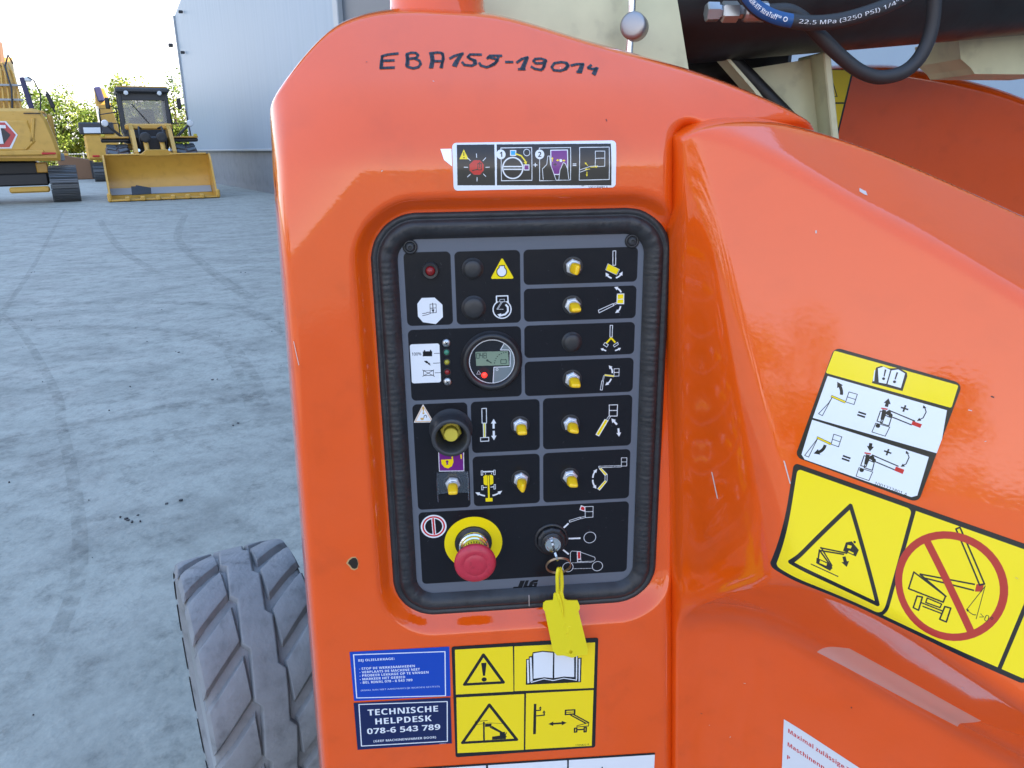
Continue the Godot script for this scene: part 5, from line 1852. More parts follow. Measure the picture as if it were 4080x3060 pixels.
# ---------------------------------------------------------------- the yard, the hall and what stands in the yard
const WALL_AT := Vector3(-12.08, 0, -39.69)
const WALL_DIR := Vector3(0.4255, 0, 0.905)

func structure(called: String, mesh: Mesh, m: Material) -> void:
	part(called, mesh, m, self).set_meta("kind", "structure")

func build_setting() -> void:
	var st := st_new()
	fq(st, [Vector3(-300, -0.012, 300), Vector3(300, -0.012, 300), Vector3(300, -0.012, -300), Vector3(-300, -0.012, -300)], Vector3.UP)
	structure("ground", done(st), mats.grass)
	st = st_new()
	fq(st, [Vector3(-45, 0, 60), Vector3(60, 0, 60), Vector3(60, 0, -52), Vector3(-45, 0, -52)], Vector3.UP)
	structure("pavement", done(st), mats.concrete)
	build_hall()
	build_marks()

func build_hall() -> void:
	var hall := thing("industrial_hall", "tall pale blue grey metal clad hall along the right of the yard", "building", WALL_AT)
	# local x runs along the yard wall towards the camera, local z faces the yard
	hall.basis = Basis(WALL_DIR, Vector3.UP, WALL_DIR.cross(Vector3.UP))
	var st := st_new()
	var prof := P2([0, 1.36, 0, 7.4, 24, 11.0, 48, 8.6, 80, 8.6, 80, 1.36])
	prism(st, prof, -30.0, 0.0)
	part("clad_wall", done(st), mats.wall_cladding, hall)
	st = st_new()
	box(st, Vector3(40, 0.68, -15.02), Vector3(79.9, 1.36, 29.9))
	part("plinth", done(st), mats.wall_plinth, hall)
	st = st_new()
	box(st, Vector3(40, 1.40, 0.03), Vector3(80, 0.07, 0.09), 0.01)
	part("drip_rail", done(st), mats.trim_grey, hall)
	st = st_new()
	box(st, Vector3(23.45, 4.4, 0.09), Vector3(0.34, 8.6, 0.2), 0.02)
	part("door_post", done(st), mats.trim_grey, hall)
	st = st_new()
	box(st, Vector3(28.4, 3.5, 0.03), Vector3(9.6, 7.0, 0.08), 0.01)
	part("sliding_door", done(st), mats.door_dark, hall)
	st = st_new()
	box(st, Vector3(0.02, 4.4, 0.02), Vector3(0.14, 6.0, 0.12), 0.01)
	part("corner_trim", done(st), mats.trim_grey, hall)
	for q in [[2.6, 7.2], [1.7, 5.65]]:
		st = st_new()
		box(st, Vector3(q[0], q[1], 0.12), Vector3(0.10, 0.12, 0.18), 0.02)
		part("wall_lamp", done(st), mats.machine_black, hall)
	st = st_new()
	box(st, Vector3(-0.55, 6.18, 0.26), Vector3(0.22, 0.16, 0.2), 0.02)
	tube(st, [Vector3(-0.55, 6.3, 0.2), Vector3(-0.3, 6.34, 0.02), Vector3(0.0, 6.34, -0.05)], 0.012, 6)
	part("corner_floodlight", done(st), mats.machine_black, hall)

# rubber marks and dirt lines on the pavement, and bits of litter
func build_marks() -> void:
	var lines := [
		[[-9.91, -20.74], [-6.59, -12.63], [-5.2, -9.2], [-4.29, -6.87], [-3.6, -5.2], 0.06],
		[[-4.6, -7.2], [-3.6, -5.8], [-2.56, -4.09], [-2.22, -3.42], [-1.75, -2.5], [-1.42, -1.76], [-1.3, -1.2], 0.055],
		[[-3.2, -2.6], [-2.41, -3.17], [-1.81, -3.6], [-1.0, -3.9], 0.16],
		[[-3.0, -2.2], [-2.18, -2.72], [-1.7, -3.11], [-0.8, -3.4], 0.15],
		[[-4.6, -6.2], [-2.67, -5.85], [-1.9, -5.3], [-1.5, -4.5], [-1.2, -3.6], 0.14],
		[[-4.2, -7.2], [-2.5, -6.9], [-1.69, -6.1], [-1.2, -5.0], [-1.0, -4.0], 0.14],
		[[-7.5, -17.0], [-5.2, -12.0], [-3.6, -9.0], 0.12],
		[[-6.0, -18.0], [-4.6, -13.0], [-3.2, -9.6], [-2.0, -7.0], 0.14]]
	var st := st_new()
	for l in lines:
		var w: float = l[l.size() - 1]
		var pts := []
		for q in l.slice(0, l.size() - 1): pts.append(Vector3(q[0], 0.004, q[1]))
		pts = smooth_path(pts, 8)
		for i in pts.size() - 1:
			var d: Vector3 = (pts[i + 1] - pts[i]).normalized().cross(Vector3.UP) * w * 0.5
			var e: Vector3 = (pts[mini(i + 2, pts.size() - 1)] - pts[i]).normalized().cross(Vector3.UP) * w * 0.5
			fq(st, [pts[i] - d, pts[i] + d, pts[i + 1] + e, pts[i + 1] - e], Vector3.UP)
	structure("tyre_marks", done(st), mats.tyre_mark)
	var rng := RandomNumberGenerator.new()
	rng.seed = 31
	st = st_new()
	for q in [[-1.44, -2.2], [-1.39, -2.15], [-1.25, -2.32], [-5.25, -9.4], [-2.53, -8.89], [-1.27, -3.32], [-1.42, -2.17], [-1.6, -4.2], [-2.1, -5.0]]:
		for k in 2:
			var s := Vector3(rng.randf_range(0.005, 0.018), rng.randf_range(0.004, 0.008), rng.randf_range(0.006, 0.016))
			box(st, Vector3.ZERO, s, 0.002, Transform3D(Basis(Vector3.UP, rng.randf() * TAU), Vector3(q[0] + rng.randfn() * 0.025, s.y * 0.5, q[1] + rng.randfn() * 0.025)))
	for k in 60:
		var s := Vector3.ONE * rng.randf_range(0.002, 0.007)
		box(st, Vector3.ZERO, s, 0.001, Transform3D(Basis(Vector3.UP, rng.randf() * TAU), Vector3(rng.randf_range(-4.5, -0.8), s.y * 0.5, rng.randf_range(-7.0, -1.0))))
	var grit := part("litter", done(st), mats.dark_steel, self, "dark grit and leaf scraps scattered on the pavement")
	grit.set_meta("kind", "stuff")
	grit.set_meta("category", "litter")

func facing(at: Vector3, extra_deg: float) -> Basis:
	# +z looks back at where the picture was taken, then turns a little
	var d := Vector3(-0.0786, 0, 0.7797) - at
	return Basis(Vector3.UP, atan2(d.x, d.z) + deg_to_rad(extra_deg))

func b(parent: Node3D, called: String, m: Material, c: Vector3, s: Vector3, bev := 0.02, turn := Vector3.ZERO, label := "") -> void:
	var st := st_new()
	box(st, Vector3.ZERO, s, bev, Transform3D(Basis.from_euler(turn), c))
	part(called, done(st), m, parent, label)

func pole(parent: Node3D, called: String, m: Material, pts: Array, r := 0.02, seg := 8) -> void:
	var st := st_new()
	tube(st, pts, r, seg)
	part(called, done(st), m, parent)

func build_yard_machines() -> void:
	build_loader()
	build_excavator()
	build_far_excavator()
	# the rubber mat lying in the loader's bucket
	var at := Vector3(-8.42, 0, -24.05)
	var st := st_new()
	prism(st, P2([-.36, -.16, .29, -.13, .31, .12, -.17, .25, -.19, .2, -.34, .2]), -0.012, 0.012)
	var lad := thing("rubber_mat", "black rubber mat lying in the wheel loader's bucket", "mat")
	lad.transform = Transform3D(facing(at, 4.0).scaled(Vector3.ONE * 0.83), at) * Transform3D(Basis(Vector3.RIGHT, -0.62), Vector3(-0.72, 0.33, -0.33))
	part("mat", done(st), mats.machine_black, lad)
	# a worn bucket lying beyond
	at = Vector3(-19.2, 0, -44.0)
	var bk := thing("digger_bucket", "rusty brown digger bucket lying on the ground left of the loader", "bucket", at)
	bk.basis = facing(at, 0.0)
	st = st_new()
	prism(st, P2([-1.1, 0, 0.75, 0, 0.72, .55, .55, 1.0, -1.1, 1.32]), -1.0, 0.0, Transform3D.IDENTITY, 0.04)
	part("shell", done(st), mats.rusty_brown, bk)
	b(bk, "side_cutter", mats.machine_yellow, Vector3(-1.0, 1.3, 0.02), Vector3(0.9, 0.12, 0.1))
	b(bk, "wear_plate", mats.dark_steel, Vector3(0.45, 0.5, 0.02), Vector3(0.1, 0.9, 0.06))
	# fence
	var f := thing("yard_fence", "thin steel bar fence in front of the trees behind the yard", "fence", Vector3(-22, 0, -51))
	f.basis = facing(f.position, 0.0)
	for k in 8:
		b(f, "post", mats.trim_grey, Vector3(-14 + k * 3.5, 0.7, 0), Vector3(0.06, 1.4, 0.06), 0.01)
	for y in [0.2, 1.3]:
		b(f, "rail", mats.trim_grey, Vector3(-1.75, y, 0.05), Vector3(24.6, 0.05, 0.03), 0.005)
	st = st_new()
	for k in 165: box(st, Vector3(-14 + k * 0.15, 0.72, 0.08), Vector3(0.014, 1.3, 0.014))
	part("bars", done(st), mats.machine_black, f).set_meta("kind", "stuff")

func build_loader() -> void:
	var at := Vector3(-8.42, 0, -24.05)
	var o := thing("wheel_loader", "yellow wheel loader facing the camera with its wide bucket on the ground", "wheel loader", at)
	o.basis = facing(at, 4.0).scaled(Vector3.ONE * 0.83)
	var Y: Material = mats.machine_yellow
	var K: Material = mats.machine_black
	# bucket: a bent plate between two cheeks
	var bucket := holder("bucket", o)
	var prof := P2([.02, .04, -.80, .07, -1.12, .24, -1.30, .60, -1.26, 1.0, -1.08, 1.34, -.86, 1.56])
	var st := st_new()
	st.set_smooth_group(0)
	for i in prof.size() - 1:
		var p: Vector2 = prof[i]
		var q: Vector2 = prof[i + 1]
		var nn := Vector3(0, q.x - p.x, p.y - q.y) * -1.0
		var t := nn.normalized() * 0.05
		for s in [0.0, 1.0]:
			fq(st, [Vector3(-1.8, p.y, p.x) - t * s, Vector3(1.8, p.y, p.x) - t * s, Vector3(1.8, q.y, q.x) - t * s, Vector3(-1.8, q.y, q.x) - t * s], nn * (1.0 - 2.0 * s))
	part("shell", done(st), Y, bucket)
	for s in [-1.0, 1.0]:
		st = st_new()
		prism(st, P2([.06, .02, -.80, .02, -1.16, .2, -1.36, .60, -1.32, 1.0, -1.12, 1.40, -.86, 1.60, -.62, 1.40]), -0.03, 0.03, Transform3D(Basis(Vector3(0, 0, 1), Vector3.UP, Vector3(-1, 0, 0)), Vector3(s * 1.8, 0, 0)))
		part("cheek", done(st), Y, bucket)
		b(bucket, "corner_tooth", Y, Vector3(s * 1.82, 0.16, 0.0), Vector3(0.14, 0.3, 0.36), 0.04)
	b(bucket, "cutting_edge", Y, Vector3(0, 0.055, 0.06), Vector3(3.55, 0.06, 0.24), 0.01)
	b(bucket, "wear_band", mats.trim_grey, Vector3(0, 0.30, -1.08), Vector3(3.5, 0.025, 0.3), 0.005, Vector3(0.85, 0, 0))
	b(bucket, "top_edge", Y, Vector3(-1.05, 1.60, -.86), Vector3(1.3, 0.06, 0.12))
	b(bucket, "top_edge", Y, Vector3(1.05, 1.60, -.86), Vector3(1.3, 0.06, 0.12))
	st = st_new()
	prism(st, P2([-.62, 0, .62, 0, .36, .2, -.36, .2]), -0.05, 0.05, Transform3D(Basis(Vector3.RIGHT, 0.2), Vector3(0, 1.56, -.88)))
	part("spill_guard", done(st), Y, bucket)
	for k in 6:
		b(bucket, "tooth", Y, Vector3(-1.25 + k * 0.5, 0.1, 0.16), Vector3(0.16, 0.16, 0.3), 0.03)
	# lift arms, links, front frame
	for s in [-1.0, 1.0]:
		st = st_new()
		prism(st, P2([-1.42, 1.0, -2.4, 1.75, -3.4, 2.4, -3.3, 2.75, -2.3, 2.5, -1.42, 1.7]), -0.07, 0.07, Transform3D(Basis(Vector3(0, 0, 1), Vector3.UP, Vector3(-1, 0, 0)), Vector3(s * 0.66, 0, 0)), 0.01)
		part("lift_arm", done(st), Y, o)
		pole(o, "tilt_link", Y, [Vector3(s * 0.28, 1.45, -1.25), Vector3(s * 0.28, 1.95, -1.6), Vector3(s * 0.28, 2.3, -2.3)], 0.09, 10)
		st = st_new()
		lathe(st, [Vector2(0.0, 0.05), Vector2(0.1, 0.05), Vector2(0.17, 0.04), Vector2(0.19, 0.0), Vector2(0.16, -0.12), Vector2(0, -0.12)], 18, Transform3D(Basis(Vector3.RIGHT, PI * 0.5), Vector3(s * 0.28, 2.2, -1.55)))
		part("link_eye", done(st), K, o)
		# wheels under their mudguards
		var w := holder("wheel", o, Vector3(s * 1.22, 1.0, -3.5))
		st = st_new()
		lathe_soft(st, [Vector2(0.5, -0.4), Vector2(0.82, -0.42), Vector2(0.90, -0.34), Vector2(0.93, -0.1), Vector2(0.93, 0.1), Vector2(0.90, 0.34), Vector2(0.82, 0.42), Vector2(0.5, 0.4)], 40, Transform3D(Basis(Vector3(0, 0, 1), Vector3(1, 0, 0), Vector3.UP), Vector3.ZERO))
		part("tyre", done(st), mats.machine_tyre, w)
		st = st_new()
		for k in 22:
			for h in [-1.0, 1.0]:
				var a: float = TAU * (k + (0.5 if h > 0 else 0.0)) / 22.0
				box(st, Vector3(h * 0.2, 0.94, 0), Vector3(0.36, 0.07, 0.17), 0.02, Transform3D(Basis(Vector3.RIGHT, a), Vector3.ZERO) * Transform3D(Basis(Vector3.UP, h * 0.35), Vector3.ZERO))
		part("tread", done(st), mats.track_steel, w)
		b(o, "mudguard", K, Vector3(s * 1.26, 2.12, -3.7), Vector3(0.98, 0.14, 0.9), 0.04)
		b(o, "step_deck", Y, Vector3(s * 1.26, 2.23, -3.8), Vector3(1.0, 0.07, 1.2))
	b(o, "front_frame", K, Vector3(0, 1.6, -2.9), Vector3(1.1, 1.3, 1.2), 0.05)
	b(o, "cross_tube", Y, Vector3(0, 2.62, -3.2), Vector3(1.7, 0.22, 0.3), 0.05)
	# cab
	var cab := holder("cab", o)
	for q in [[-0.84, -4.1], [0.84, -4.1], [-0.84, -5.7], [0.84, -5.7]]:
		b(cab, "pillar", mats.cab_steel, Vector3(q[0], 3.2, q[1]), Vector3(0.14, 1.6, 0.14))
	b(cab, "roof", mats.cab_steel, Vector3(0, 4.0, -4.9), Vector3(1.95, 0.2, 2.1), 0.06)
	b(cab, "roof_cap", Y, Vector3(0, 4.13, -4.95), Vector3(1.8, 0.06, 1.9))
	b(cab, "visor", mats.cab_steel, Vector3(0, 3.78, -4.08), Vector3(1.6, 0.3, 0.06))
	b(cab, "lower_body", mats.cab_steel, Vector3(0, 2.3, -4.9), Vector3(1.75, 0.55, 1.7), 0.03)
	b(cab, "windscreen", mats.cab_glass, Vector3(0, 3.15, -4.12), Vector3(1.55, 1.2, 0.02), 0.0)
	b(cab, "rear_window", mats.cab_glass, Vector3(0, 3.15, -5.72), Vector3(1.55, 1.2, 0.02), 0.0)
	b(cab, "seat", K, Vector3(0.1, 2.9, -5.2), Vector3(0.6, 0.9, 0.3), 0.1)
	b(cab, "console", K, Vector3(-0.35, 2.75, -4.6), Vector3(0.5, 0.5, 0.5), 0.08)
	pole(cab, "wiper", K, [Vector3(-0.45, 3.5, -4.08), Vector3(0.2, 2.62, -4.08)], 0.018)
	for s in [-0.6, 0.6]:
		st = st_new()
		lathe(st, [Vector2(0, 0.03), Vector2(0.08, 0.02), Vector2(0.09, -0.05), Vector2(0, -0.05)], 14, Transform3D(Basis(Vector3.RIGHT, PI * 0.5), Vector3(s, 3.9, -3.83)))
		part("work_lamp", done(st), mats.lamp_glass, cab)
	b(o, "engine_hood", Y, Vector3(0, 2.3, -7.0), Vector3(1.7, 1.1, 2.4), 0.1)
	# lamps on arms, mirrors, railings
	for s in [-1.0, 1.0]:
		pole(o, "lamp_arm", mats.cab_steel, [Vector3(s * 0.95, 2.2, -3.3), Vector3(s * 1.45, 2.68, -3.2)], 0.05)
		st = st_new()
		lathe(st, [Vector2(0, 0.05), Vector2(0.11, 0.04), Vector2(0.13, -0.06), Vector2(0.05, -0.12), Vector2(0, -0.12)], 16, Transform3D(Basis(Vector3.RIGHT, PI * 0.5), Vector3(s * 1.52, 2.75, -3.15)))
		part("head_lamp", done(st), mats.lamp_glass, o)
		pole(o, "handrail", mats.cab_steel, [Vector3(s * 1.0, 2.2, -4.9), Vector3(s * 1.0, 3.35, -4.9), Vector3(s * 1.6, 3.35, -4.9), Vector3(s * 1.68, 2.25, -4.9)], 0.025)
		pole(o, "handrail", mats.cab_steel, [Vector3(s * 1.0, 2.8, -4.9), Vector3(s * 1.64, 2.8, -4.9)], 0.02)
		pole(o, "mirror_arm", mats.cab_steel, [Vector3(s * 0.95, 3.3, -4.2), Vector3(s * 1.28, 3.45, -4.1)], 0.02)
		b(o, "mirror", K, Vector3(s * 1.3, 3.52, -4.1), Vector3(0.17, 0.42, 0.1), 0.04)
	for s in [-1.0, 1.0]:
		pole(o, "hydraulic_line", K, [Vector3(s * 0.42, 1.5, -2.2), Vector3(s * 0.46, 2.1, -2.0), Vector3(s * 0.40, 2.6, -2.6), Vector3(s * 0.3, 2.55, -3.1)], 0.035)
		pole(o, "lift_cylinder", mats.chrome, [Vector3(s * 0.5, 1.25, -3.0), Vector3(s * 0.55, 1.75, -2.0)], 0.06)
		b(o, "pin_boss", mats.trim_grey, Vector3(s * 0.66, 2.62, -3.25), Vector3(0.2, 0.16, 0.16), 0.05)
		b(o, "turn_signal", mats.button_yellow, Vector3(s * 1.66, 2.3, -3.2), Vector3(0.14, 0.1, 0.06), 0.02)
		b(o, "ladder_step", K, Vector3(s * 1.62, 1.5, -4.6), Vector3(0.3, 0.05, 0.35), 0.01)
	b(cab, "steering_column", K, Vector3(-0.05, 2.85, -4.55), Vector3(0.12, 0.6, 0.12), 0.04)
	st = st_new()
	lathe(st, [Vector2(0.17, -0.015), Vector2(0.2, 0.0), Vector2(0.17, 0.015), Vector2(0.16, 0.0)], 20, Transform3D(Basis(Vector3.RIGHT, 0.9), Vector3(-0.05, 3.12, -4.5)))
	part("steering_wheel", done(st), K, cab)
	pole(o, "aerial", mats.trim_grey, [Vector3(1.22, 3.7, -4.6), Vector3(1.2, 4.6, -4.6)], 0.012)

func build_tracks(o: Node3D, x: float, w: float, length: float, h: float) -> void:
	var track := holder("crawler_track", o, Vector3(x, 0, 0))
	var st := st_new()
	var r := h * 0.5
	var loop := []
	for k in 13: loop.append(Vector2(-r + cos(-PI * 0.5 + PI * k / 12.0) * r, r + sin(-PI * 0.5 + PI * k / 12.0) * r))
	for k in 13: loop.append(Vector2(-length + r + cos(PI * 0.5 + PI * k / 12.0) * r, r + sin(PI * 0.5 + PI * k / 12.0) * r))
	var poly := PackedVector2Array(loop)
	var turn := Basis(Vector3(0, 0, 1), Vector3.UP, Vector3(-1, 0, 0))
	var small := PackedVector2Array()
	for q in poly: small.append(Vector2(-length * 0.5, r) + (q - Vector2(-length * 0.5, r)) * 0.95)
	prism(st, small, -w * 0.45, w * 0.45, Transform3D(turn, Vector3.ZERO))
	part("track_frame", done(st), mats.machine_black, track)
	# shoes round the front and rear ends and along the runs
	var shoe := st_new()
	box(shoe, Vector3.ZERO, Vector3(w, 0.05, 0.155), 0.008)
	box(shoe, Vector3(0, 0.04, 0.04), Vector3(w, 0.05, 0.02))
	box(shoe, Vector3(0, 0.035, -0.03), Vector3(w, 0.04, 0.018))
	var mesh := done(shoe)
	var run := length - 2 * r
	var per := 2 * run + TAU * r
	var count := int(per / 0.17)
	for k in count:
		var s := per * k / count
		var p: Vector2
		var n: Vector2
		if s < PI * r:
			var a := -PI * 0.5 + s / r
			n = Vector2(cos(a), sin(a))
			p = Vector2(-r, r) + n * r
		elif s < PI * r + run:
			n = Vector2(0, 1)
			p = Vector2(-r - (s - PI * r), 2 * r)
		elif s < TAU * r + run:
			var a := PI * 0.5 + (s - PI * r - run) / r
			n = Vector2(cos(a), sin(a))
			p = Vector2(-length + r, r) + n * r
		else:
			n = Vector2(0, -1)
			p = Vector2(-length + r + (s - TAU * r - run), 0)
		var up := Vector3(0, n.y, n.x)
		var side := Vector3.RIGHT
		part("track_shoe", mesh, mats.track_steel, track, "", Transform3D(Basis(side, up, side.cross(up)), Vector3(0, maxf(p.y, 0.03), p.x)))

func build_excavator() -> void:
	var at := Vector3(-11.72, 0, -23.75)
	var o := thing("crawler_excavator", "yellow crawler excavator seen from behind at the left edge", "excavator", at)
	o.basis = facing(at, -2.0).scaled(Vector3.ONE * 0.86)
	var Y: Material = mats.machine_yellow
	var K: Material = mats.machine_black
	var st := st_new()
	prism(st, P2([-3.1, 1.45, .62, 1.38, .66, 1.62, .60, 2.0, .44, 2.72, .28, 3.02, .08, 3.08, -2.6, 3.08, -2.9, 2.8, -3.1, 2.2]), -1.0, 0.0, Transform3D.IDENTITY, 0.10)
	part("counterweight", done(st), Y, o)
	st = st_new()
	prism(st, P2([-2.4, 1.72, -.32, 1.72, .0, 2.02, -.12, 2.7, -2.4, 2.7]), -0.02, 0.05, Transform3D.IDENTITY, 0.05)
	part("raised_panel", done(st), Y, o)
	st = st_new()
	prism(st, P2([-.2, 2.0, -.06, 1.98, .12, 2.76, .0, 2.78]), -0.02, 0.05, Transform3D.IDENTITY, 0.03)
	part("corner_rib", done(st), Y, o)
	b(o, "lower_ledge", Y, Vector3(-1.3, 1.66, 0.03), Vector3(3.0, 0.18, 0.12), 0.04)
	# emblem: white rimmed hexagon with letters
	var e := holder("emblem", o, Vector3(-1.50, 2.24, 0.055))
	for q in [[1.02, 0.43, 0.0, "emblem_white"], [0.97, 0.39, 0.006, "emblem_red"], [0.82, 0.30, 0.012, "emblem_black"]]:
		st = st_new()
		prism(st, P2([-q[0], 0, -q[0] + 0.25, q[1], q[0] - 0.25, q[1], q[0], 0, q[0] - 0.25, -q[1], -q[0] + 0.25, -q[1]]), 0.0, 0.006, Transform3D(Basis.IDENTITY, Vector3(0, 0, q[2])))
		part("plate", done(st), mats[q[3]], e)
	var tm := TextMesh.new()
	tm.font = bold
	tm.text = "CAT"
	tm.font_size = 64
	tm.pixel_size = 0.0128
	tm.depth = 0.01
	part("letters", tm, mats.emblem_white, e, "", Transform3D(Basis.IDENTITY, Vector3(0, 0, 0.024)))
	b(o, "tail_light", mats.tail_red, Vector3(0.32, 1.63, 0.10), Vector3(0.42, 0.07, 0.04), 0.015)
	for k in 5:
		b(o, "louvre", K, Vector3(0.615, 2.0 + k * 0.14, -1.9), Vector3(0.02, 0.05, 1.2), 0.005)
	b(o, "filler_cap", K, Vector3(-0.2, 3.1, -1.2), Vector3(0.16, 0.08, 0.16), 0.03)
	b(o, "grab_rail", K, Vector3(0.05, 2.92, 0.03), Vector3(0.5, 0.03, 0.05), 0.01)
	b(o, "side_panel", Y, Vector3(0.52, 2.2, -1.9), Vector3(0.16, 1.5, 1.8), 0.06)
	b(o, "lower_frame", mats.trim_grey, Vector3(0.6, 1.5, -1.2), Vector3(0.3, 0.25, 0.9), 0.03)
	b(o, "deck", Y, Vector3(-1.2, 3.0, -2.4), Vector3(3.2, 0.1, 2.8), 0.03)
	b(o, "slew_ring", K, Vector3(-1.55, 1.16, -1.7), Vector3(2.9, 0.5, 1.8), 0.08)
	b(o, "undercarriage", K, Vector3(-1.15, 0.78, -1.2), Vector3(2.6, 0.42, 1.4), 0.05)
	b(o, "swivel_bracket", Y, Vector3(0.02, 1.16, -0.9), Vector3(0.36, 0.36, 0.5), 0.04)
	b(o, "tow_bar", Y, Vector3(-0.45, 0.45, -0.3), Vector3(1.2, 0.2, 0.3), 0.05)
	build_tracks(o, 0.62, 0.86, 4.4, 1.12)
	build_tracks(o, -2.96, 0.86, 4.4, 1.12)
	# the boom rises beyond the deck, its pipes along it
	st = st_new()
	prism(st, P2([-2.2, 3.0, -3.0, 3.0, -4.0, 4.0, -4.2, 4.9, -3.9, 5.0, -3.1, 4.5]), -0.40, 0.40, Transform3D(Basis(Vector3(0, 0, 1), Vector3.UP, Vector3(-1, 0, 0)), Vector3(-0.78, 0, 0)), 0.04)
	part("boom", done(st), Y, o)
	for k in 6:
		pole(o, "boom_pipe", Y, [Vector3(-1.18 + k * 0.17, 3.05, -2.0), Vector3(-1.12 + k * 0.16, 3.7, -2.35), Vector3(-1.0 + k * 0.12, 4.4, -2.8), Vector3(-0.97 + k * 0.09, 4.75, -3.1)], 0.035)
	st = st_new()
	prism(st, P2([-3.3, 4.3, -3.9, 4.3, -4.0, 5.25, -3.75, 5.45, -3.5, 5.2]), -0.13, 0.13, Transform3D(Basis(Vector3(0, 0, 1), Vector3.UP, Vector3(-1, 0, 0)), Vector3(-0.95, 0, 0)), 0.03)
	part("boom_lug", done(st), Y, o)
	pole(o, "stick_cylinder", mats.rusty_brown, [Vector3(-0.72, 4.6, -3.3), Vector3(-0.72, 5.5, -4.4)], 0.10, 12)
	for y in [3.45, 3.95]:
		b(o, "pipe_clamp", mats.trim_grey, Vector3(-0.75, y, -2.1 - (y - 3.4) * 0.6), Vector3(1.1, 0.07, 0.1), 0.01)
	pole(o, "boom_hose", K, [Vector3(-0.6, 3.1, -2.0), Vector3(-0.5, 3.8, -2.1), Vector3(-0.6, 4.6, -2.8), Vector3(-0.45, 5.0, -3.0), Vector3(-0.35, 4.7, -3.0)], 0.03)
	b(o, "blue_post", mats.cab_blue, Vector3(-0.06, 3.62, -2.0), Vector3(0.17, 1.15, 0.12), 0.03, Vector3(0, 0, 0.12))
	b(o, "work_lamp", mats.lamp_glass, Vector3(0.05, 4.12, -2.0), Vector3(0.22, 0.16, 0.16), 0.04)
	pole(o, "handrail", K, [Vector3(0.26, 3.05, -1.6), Vector3(0.36, 3.6, -1.6), Vector3(0.24, 4.05, -1.6), Vector3(0.06, 4.18, -1.6)], 0.022)
	pole(o, "mirror_bracket", K, [Vector3(0.7, 3.0, -1.5), Vector3(0.6, 3.6, -1.5), Vector3(0.54, 3.7, -1.5)], 0.03)
	b(o, "mirror", K, Vector3(0.62, 3.4, -1.48), Vector3(0.14, 0.5, 0.06), 0.03, Vector3(0, 0, 0.25))

func build_far_excavator() -> void:
	var at := Vector3(-16.9, 0, -40.0)
	var o := thing("crawler_excavator", "yellow excavator far behind, partly hidden left of the wheel loader", "excavator", at)
	o.basis = facing(at, 0.0).scaled(Vector3.ONE * 0.88)
	var Y: Material = mats.machine_yellow
	b(o, "counterweight", Y, Vector3(0.55, 1.85, -0.8), Vector3(1.7, 1.4, 1.4), 0.12)
	b(o, "rear_cover", mats.cab_steel, Vector3(0.4, 2.85, -0.8), Vector3(1.75, 0.62, 1.4), 0.06)
	b(o, "window", mats.lamp_glass, Vector3(0.2, 2.74, -0.08), Vector3(0.9, 0.3, 0.04), 0.01)
	b(o, "tail_light", mats.tail_red, Vector3(0.15, 1.38, -0.06), Vector3(0.36, 0.1, 0.06), 0.02)
	build_tracks(o, 0.35, 0.9, 4.2, 0.95)
	var st := st_new()
	prism(st, P2([.55, 2.3, 1.7, 2.3, 1.45, 3.8, 1.15, 5.1, .62, 5.1, .55, 3.6]), -3.2, -2.6, Transform3D.IDENTITY, 0.06)
	part("boom", done(st), mats.machine_yellow, o)
	b(o, "arm_end", mats.cab_blue, Vector3(0.85, 4.75, -2.5), Vector3(0.36, 0.8, 0.3), 0.06, Vector3(0, 0, 0.15))
	pole(o, "boom_cylinder", mats.chrome, [Vector3(0.65, 2.6, -2.4), Vector3(0.62, 4.1, -2.4)], 0.08)
	pole(o, "handrail", mats.machine_black, [Vector3(0.7, 3.2, -1.2), Vector3(0.7, 3.6, -1.2), Vector3(1.6, 3.75, -1.2)], 0.03)

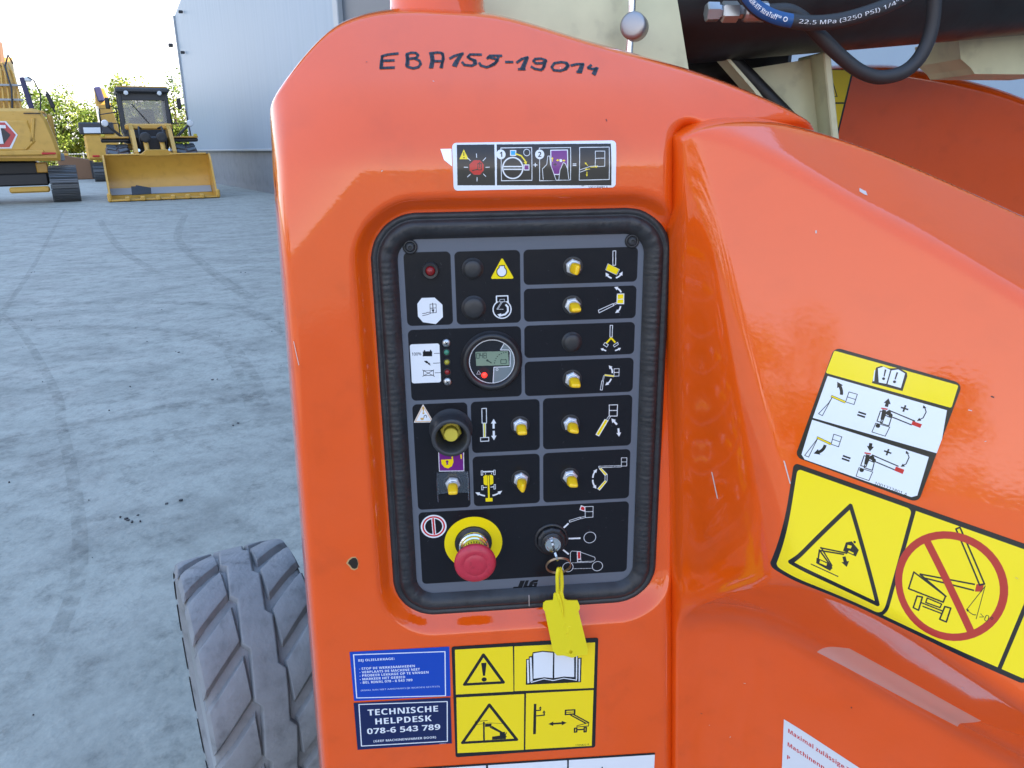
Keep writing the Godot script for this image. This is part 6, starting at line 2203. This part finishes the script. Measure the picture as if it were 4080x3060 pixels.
# ---------------------------------------------------------------- trees
func tree_crown(sd: int, h: float, w: float) -> Array:
	var rng := RandomNumberGenerator.new()
	rng.seed = sd
	var v := PackedVector3Array()
	var n := PackedVector3Array()
	var ix := PackedInt32Array()
	var clumps := []
	for k in 20:
		var y := rng.randf_range(0.12, 0.96)
		var rr := w * 0.5 * sqrt(maxf(0.05, 1.0 - pow(absf(y - 0.42) / 0.6, 2.0)))
		var a := rng.randf() * TAU
		clumps.append([Vector3(cos(a) * rr * rng.randf_range(0.2, 0.95), y * h, sin(a) * rr * rng.randf_range(0.2, 0.95)), rng.randf_range(0.35, 0.85) * w * 0.24])
	for c in clumps:
		for k in 210:
			var d: Vector3 = Vector3(rng.randfn(), rng.randfn() * 0.8, rng.randfn()).normalized() * pow(rng.randf(), 0.45) * c[1] * 1.5
			var p: Vector3 = c[0] + d
			if p.y < 0.05: continue
			var t := Basis.from_euler(Vector3(rng.randf() * TAU, rng.randf() * TAU, rng.randf() * TAU))
			var s := rng.randf_range(0.06, 0.14)
			var i := v.size()
			var up: Vector3 = (t.z * 0.35 + d.normalized() + Vector3.UP * 0.5).normalized()
			for q in [t.x * s, t.y * s * 0.6, -t.x * s, -t.y * s * 0.6]:
				v.append(p + q)
				n.append(up)
			ix.append_array(PackedInt32Array([i, i + 1, i + 2, i, i + 2, i + 3]))
	var st := st_new()
	tube(st, [Vector3.ZERO, Vector3(0.05, h * 0.3, 0), Vector3(-0.05, h * 0.8, 0.05)], [0.14, 0.11, 0.04], 8)
	for c in clumps.slice(0, 9):
		tube(st, [Vector3(0, h * 0.25 + c[0].y * 0.3, 0), c[0] * 0.6 + Vector3(0, c[0].y * 0.2, 0), c[0]], [0.06, 0.04, 0.015], 5)
	return [arrays_mesh(v, n, PackedVector2Array(), ix), done(st)]

func build_trees() -> void:
	var kinds := []
	for k in 4: kinds.append(tree_crown(200 + k, [5.2, 6.0, 4.4, 6.6][k], [5.2, 5.0, 4.6, 4.4][k]))
	var rng := RandomNumberGenerator.new()
	rng.seed = 77
	var how := ["broad round crowned", "tall loose crowned", "low bushy", "narrow upright"]
	var tone := ["bright yellow green", "mid green", "pale yellow green"]
	# along an arc beyond the fence, seen between the machines; a second rank fills the gaps
	for rank in 2:
		for k in 12:
			var a := deg_to_rad(-40.0 + k * 2.25 + rank * 1.1)
			var dist := 60.0 + rank * 7.0 + rng.randf_range(-2.5, 2.5)
			var q := (k * 2 + rank * 3 + k / 3) % 4
			var c := (k + rank) % 3
			var at := Vector3(sin(a), 0, -cos(a)) * dist
			var where := "behind the left excavator" if k < 5 else ("between the two excavators" if k < 8 else "behind the wheel loader's cab")
			var t := thing("tree", "%s %s tree in the %s row, %s" % [tone[c], how[q], ["front", "rear"][rank], where], "tree", at, "trees beyond the yard")
			t.rotation.y = rng.randf() * TAU
			t.scale = Vector3.ONE * rng.randf_range(0.8, 1.05)
			part("crown", kinds[q][0], mats["leaf_%d" % c], t)
			part("trunk", kinds[q][1], mats.trunk, t)
	# a rank beyond the open left side of the yard, seen only mirrored in the paint and stickers
	for k in 9:
		var at := Vector3(-34.0 + rng.randf_range(-2.0, 2.0), 0, -6.0 + k * 5.2)
		var q := (k * 3 + 1) % 4
		var t := thing("tree", "%s tree across the yard, mirrored in the orange door, %s" % [how[q], ["at one end", "second of its rank", "third of its rank", "fourth of its rank", "in mid rank", "past mid rank", "third from last", "last but one", "last of its rank"][k]], "tree", at, "trees across the yard")
		t.rotation.y = rng.randf() * TAU
		t.scale = Vector3.ONE * rng.randf_range(1.0, 1.35)
		part("crown", kinds[q][0], mats["leaf_%d" % (k % 3)], t)
		part("trunk", kinds[q][1], mats.trunk, t)
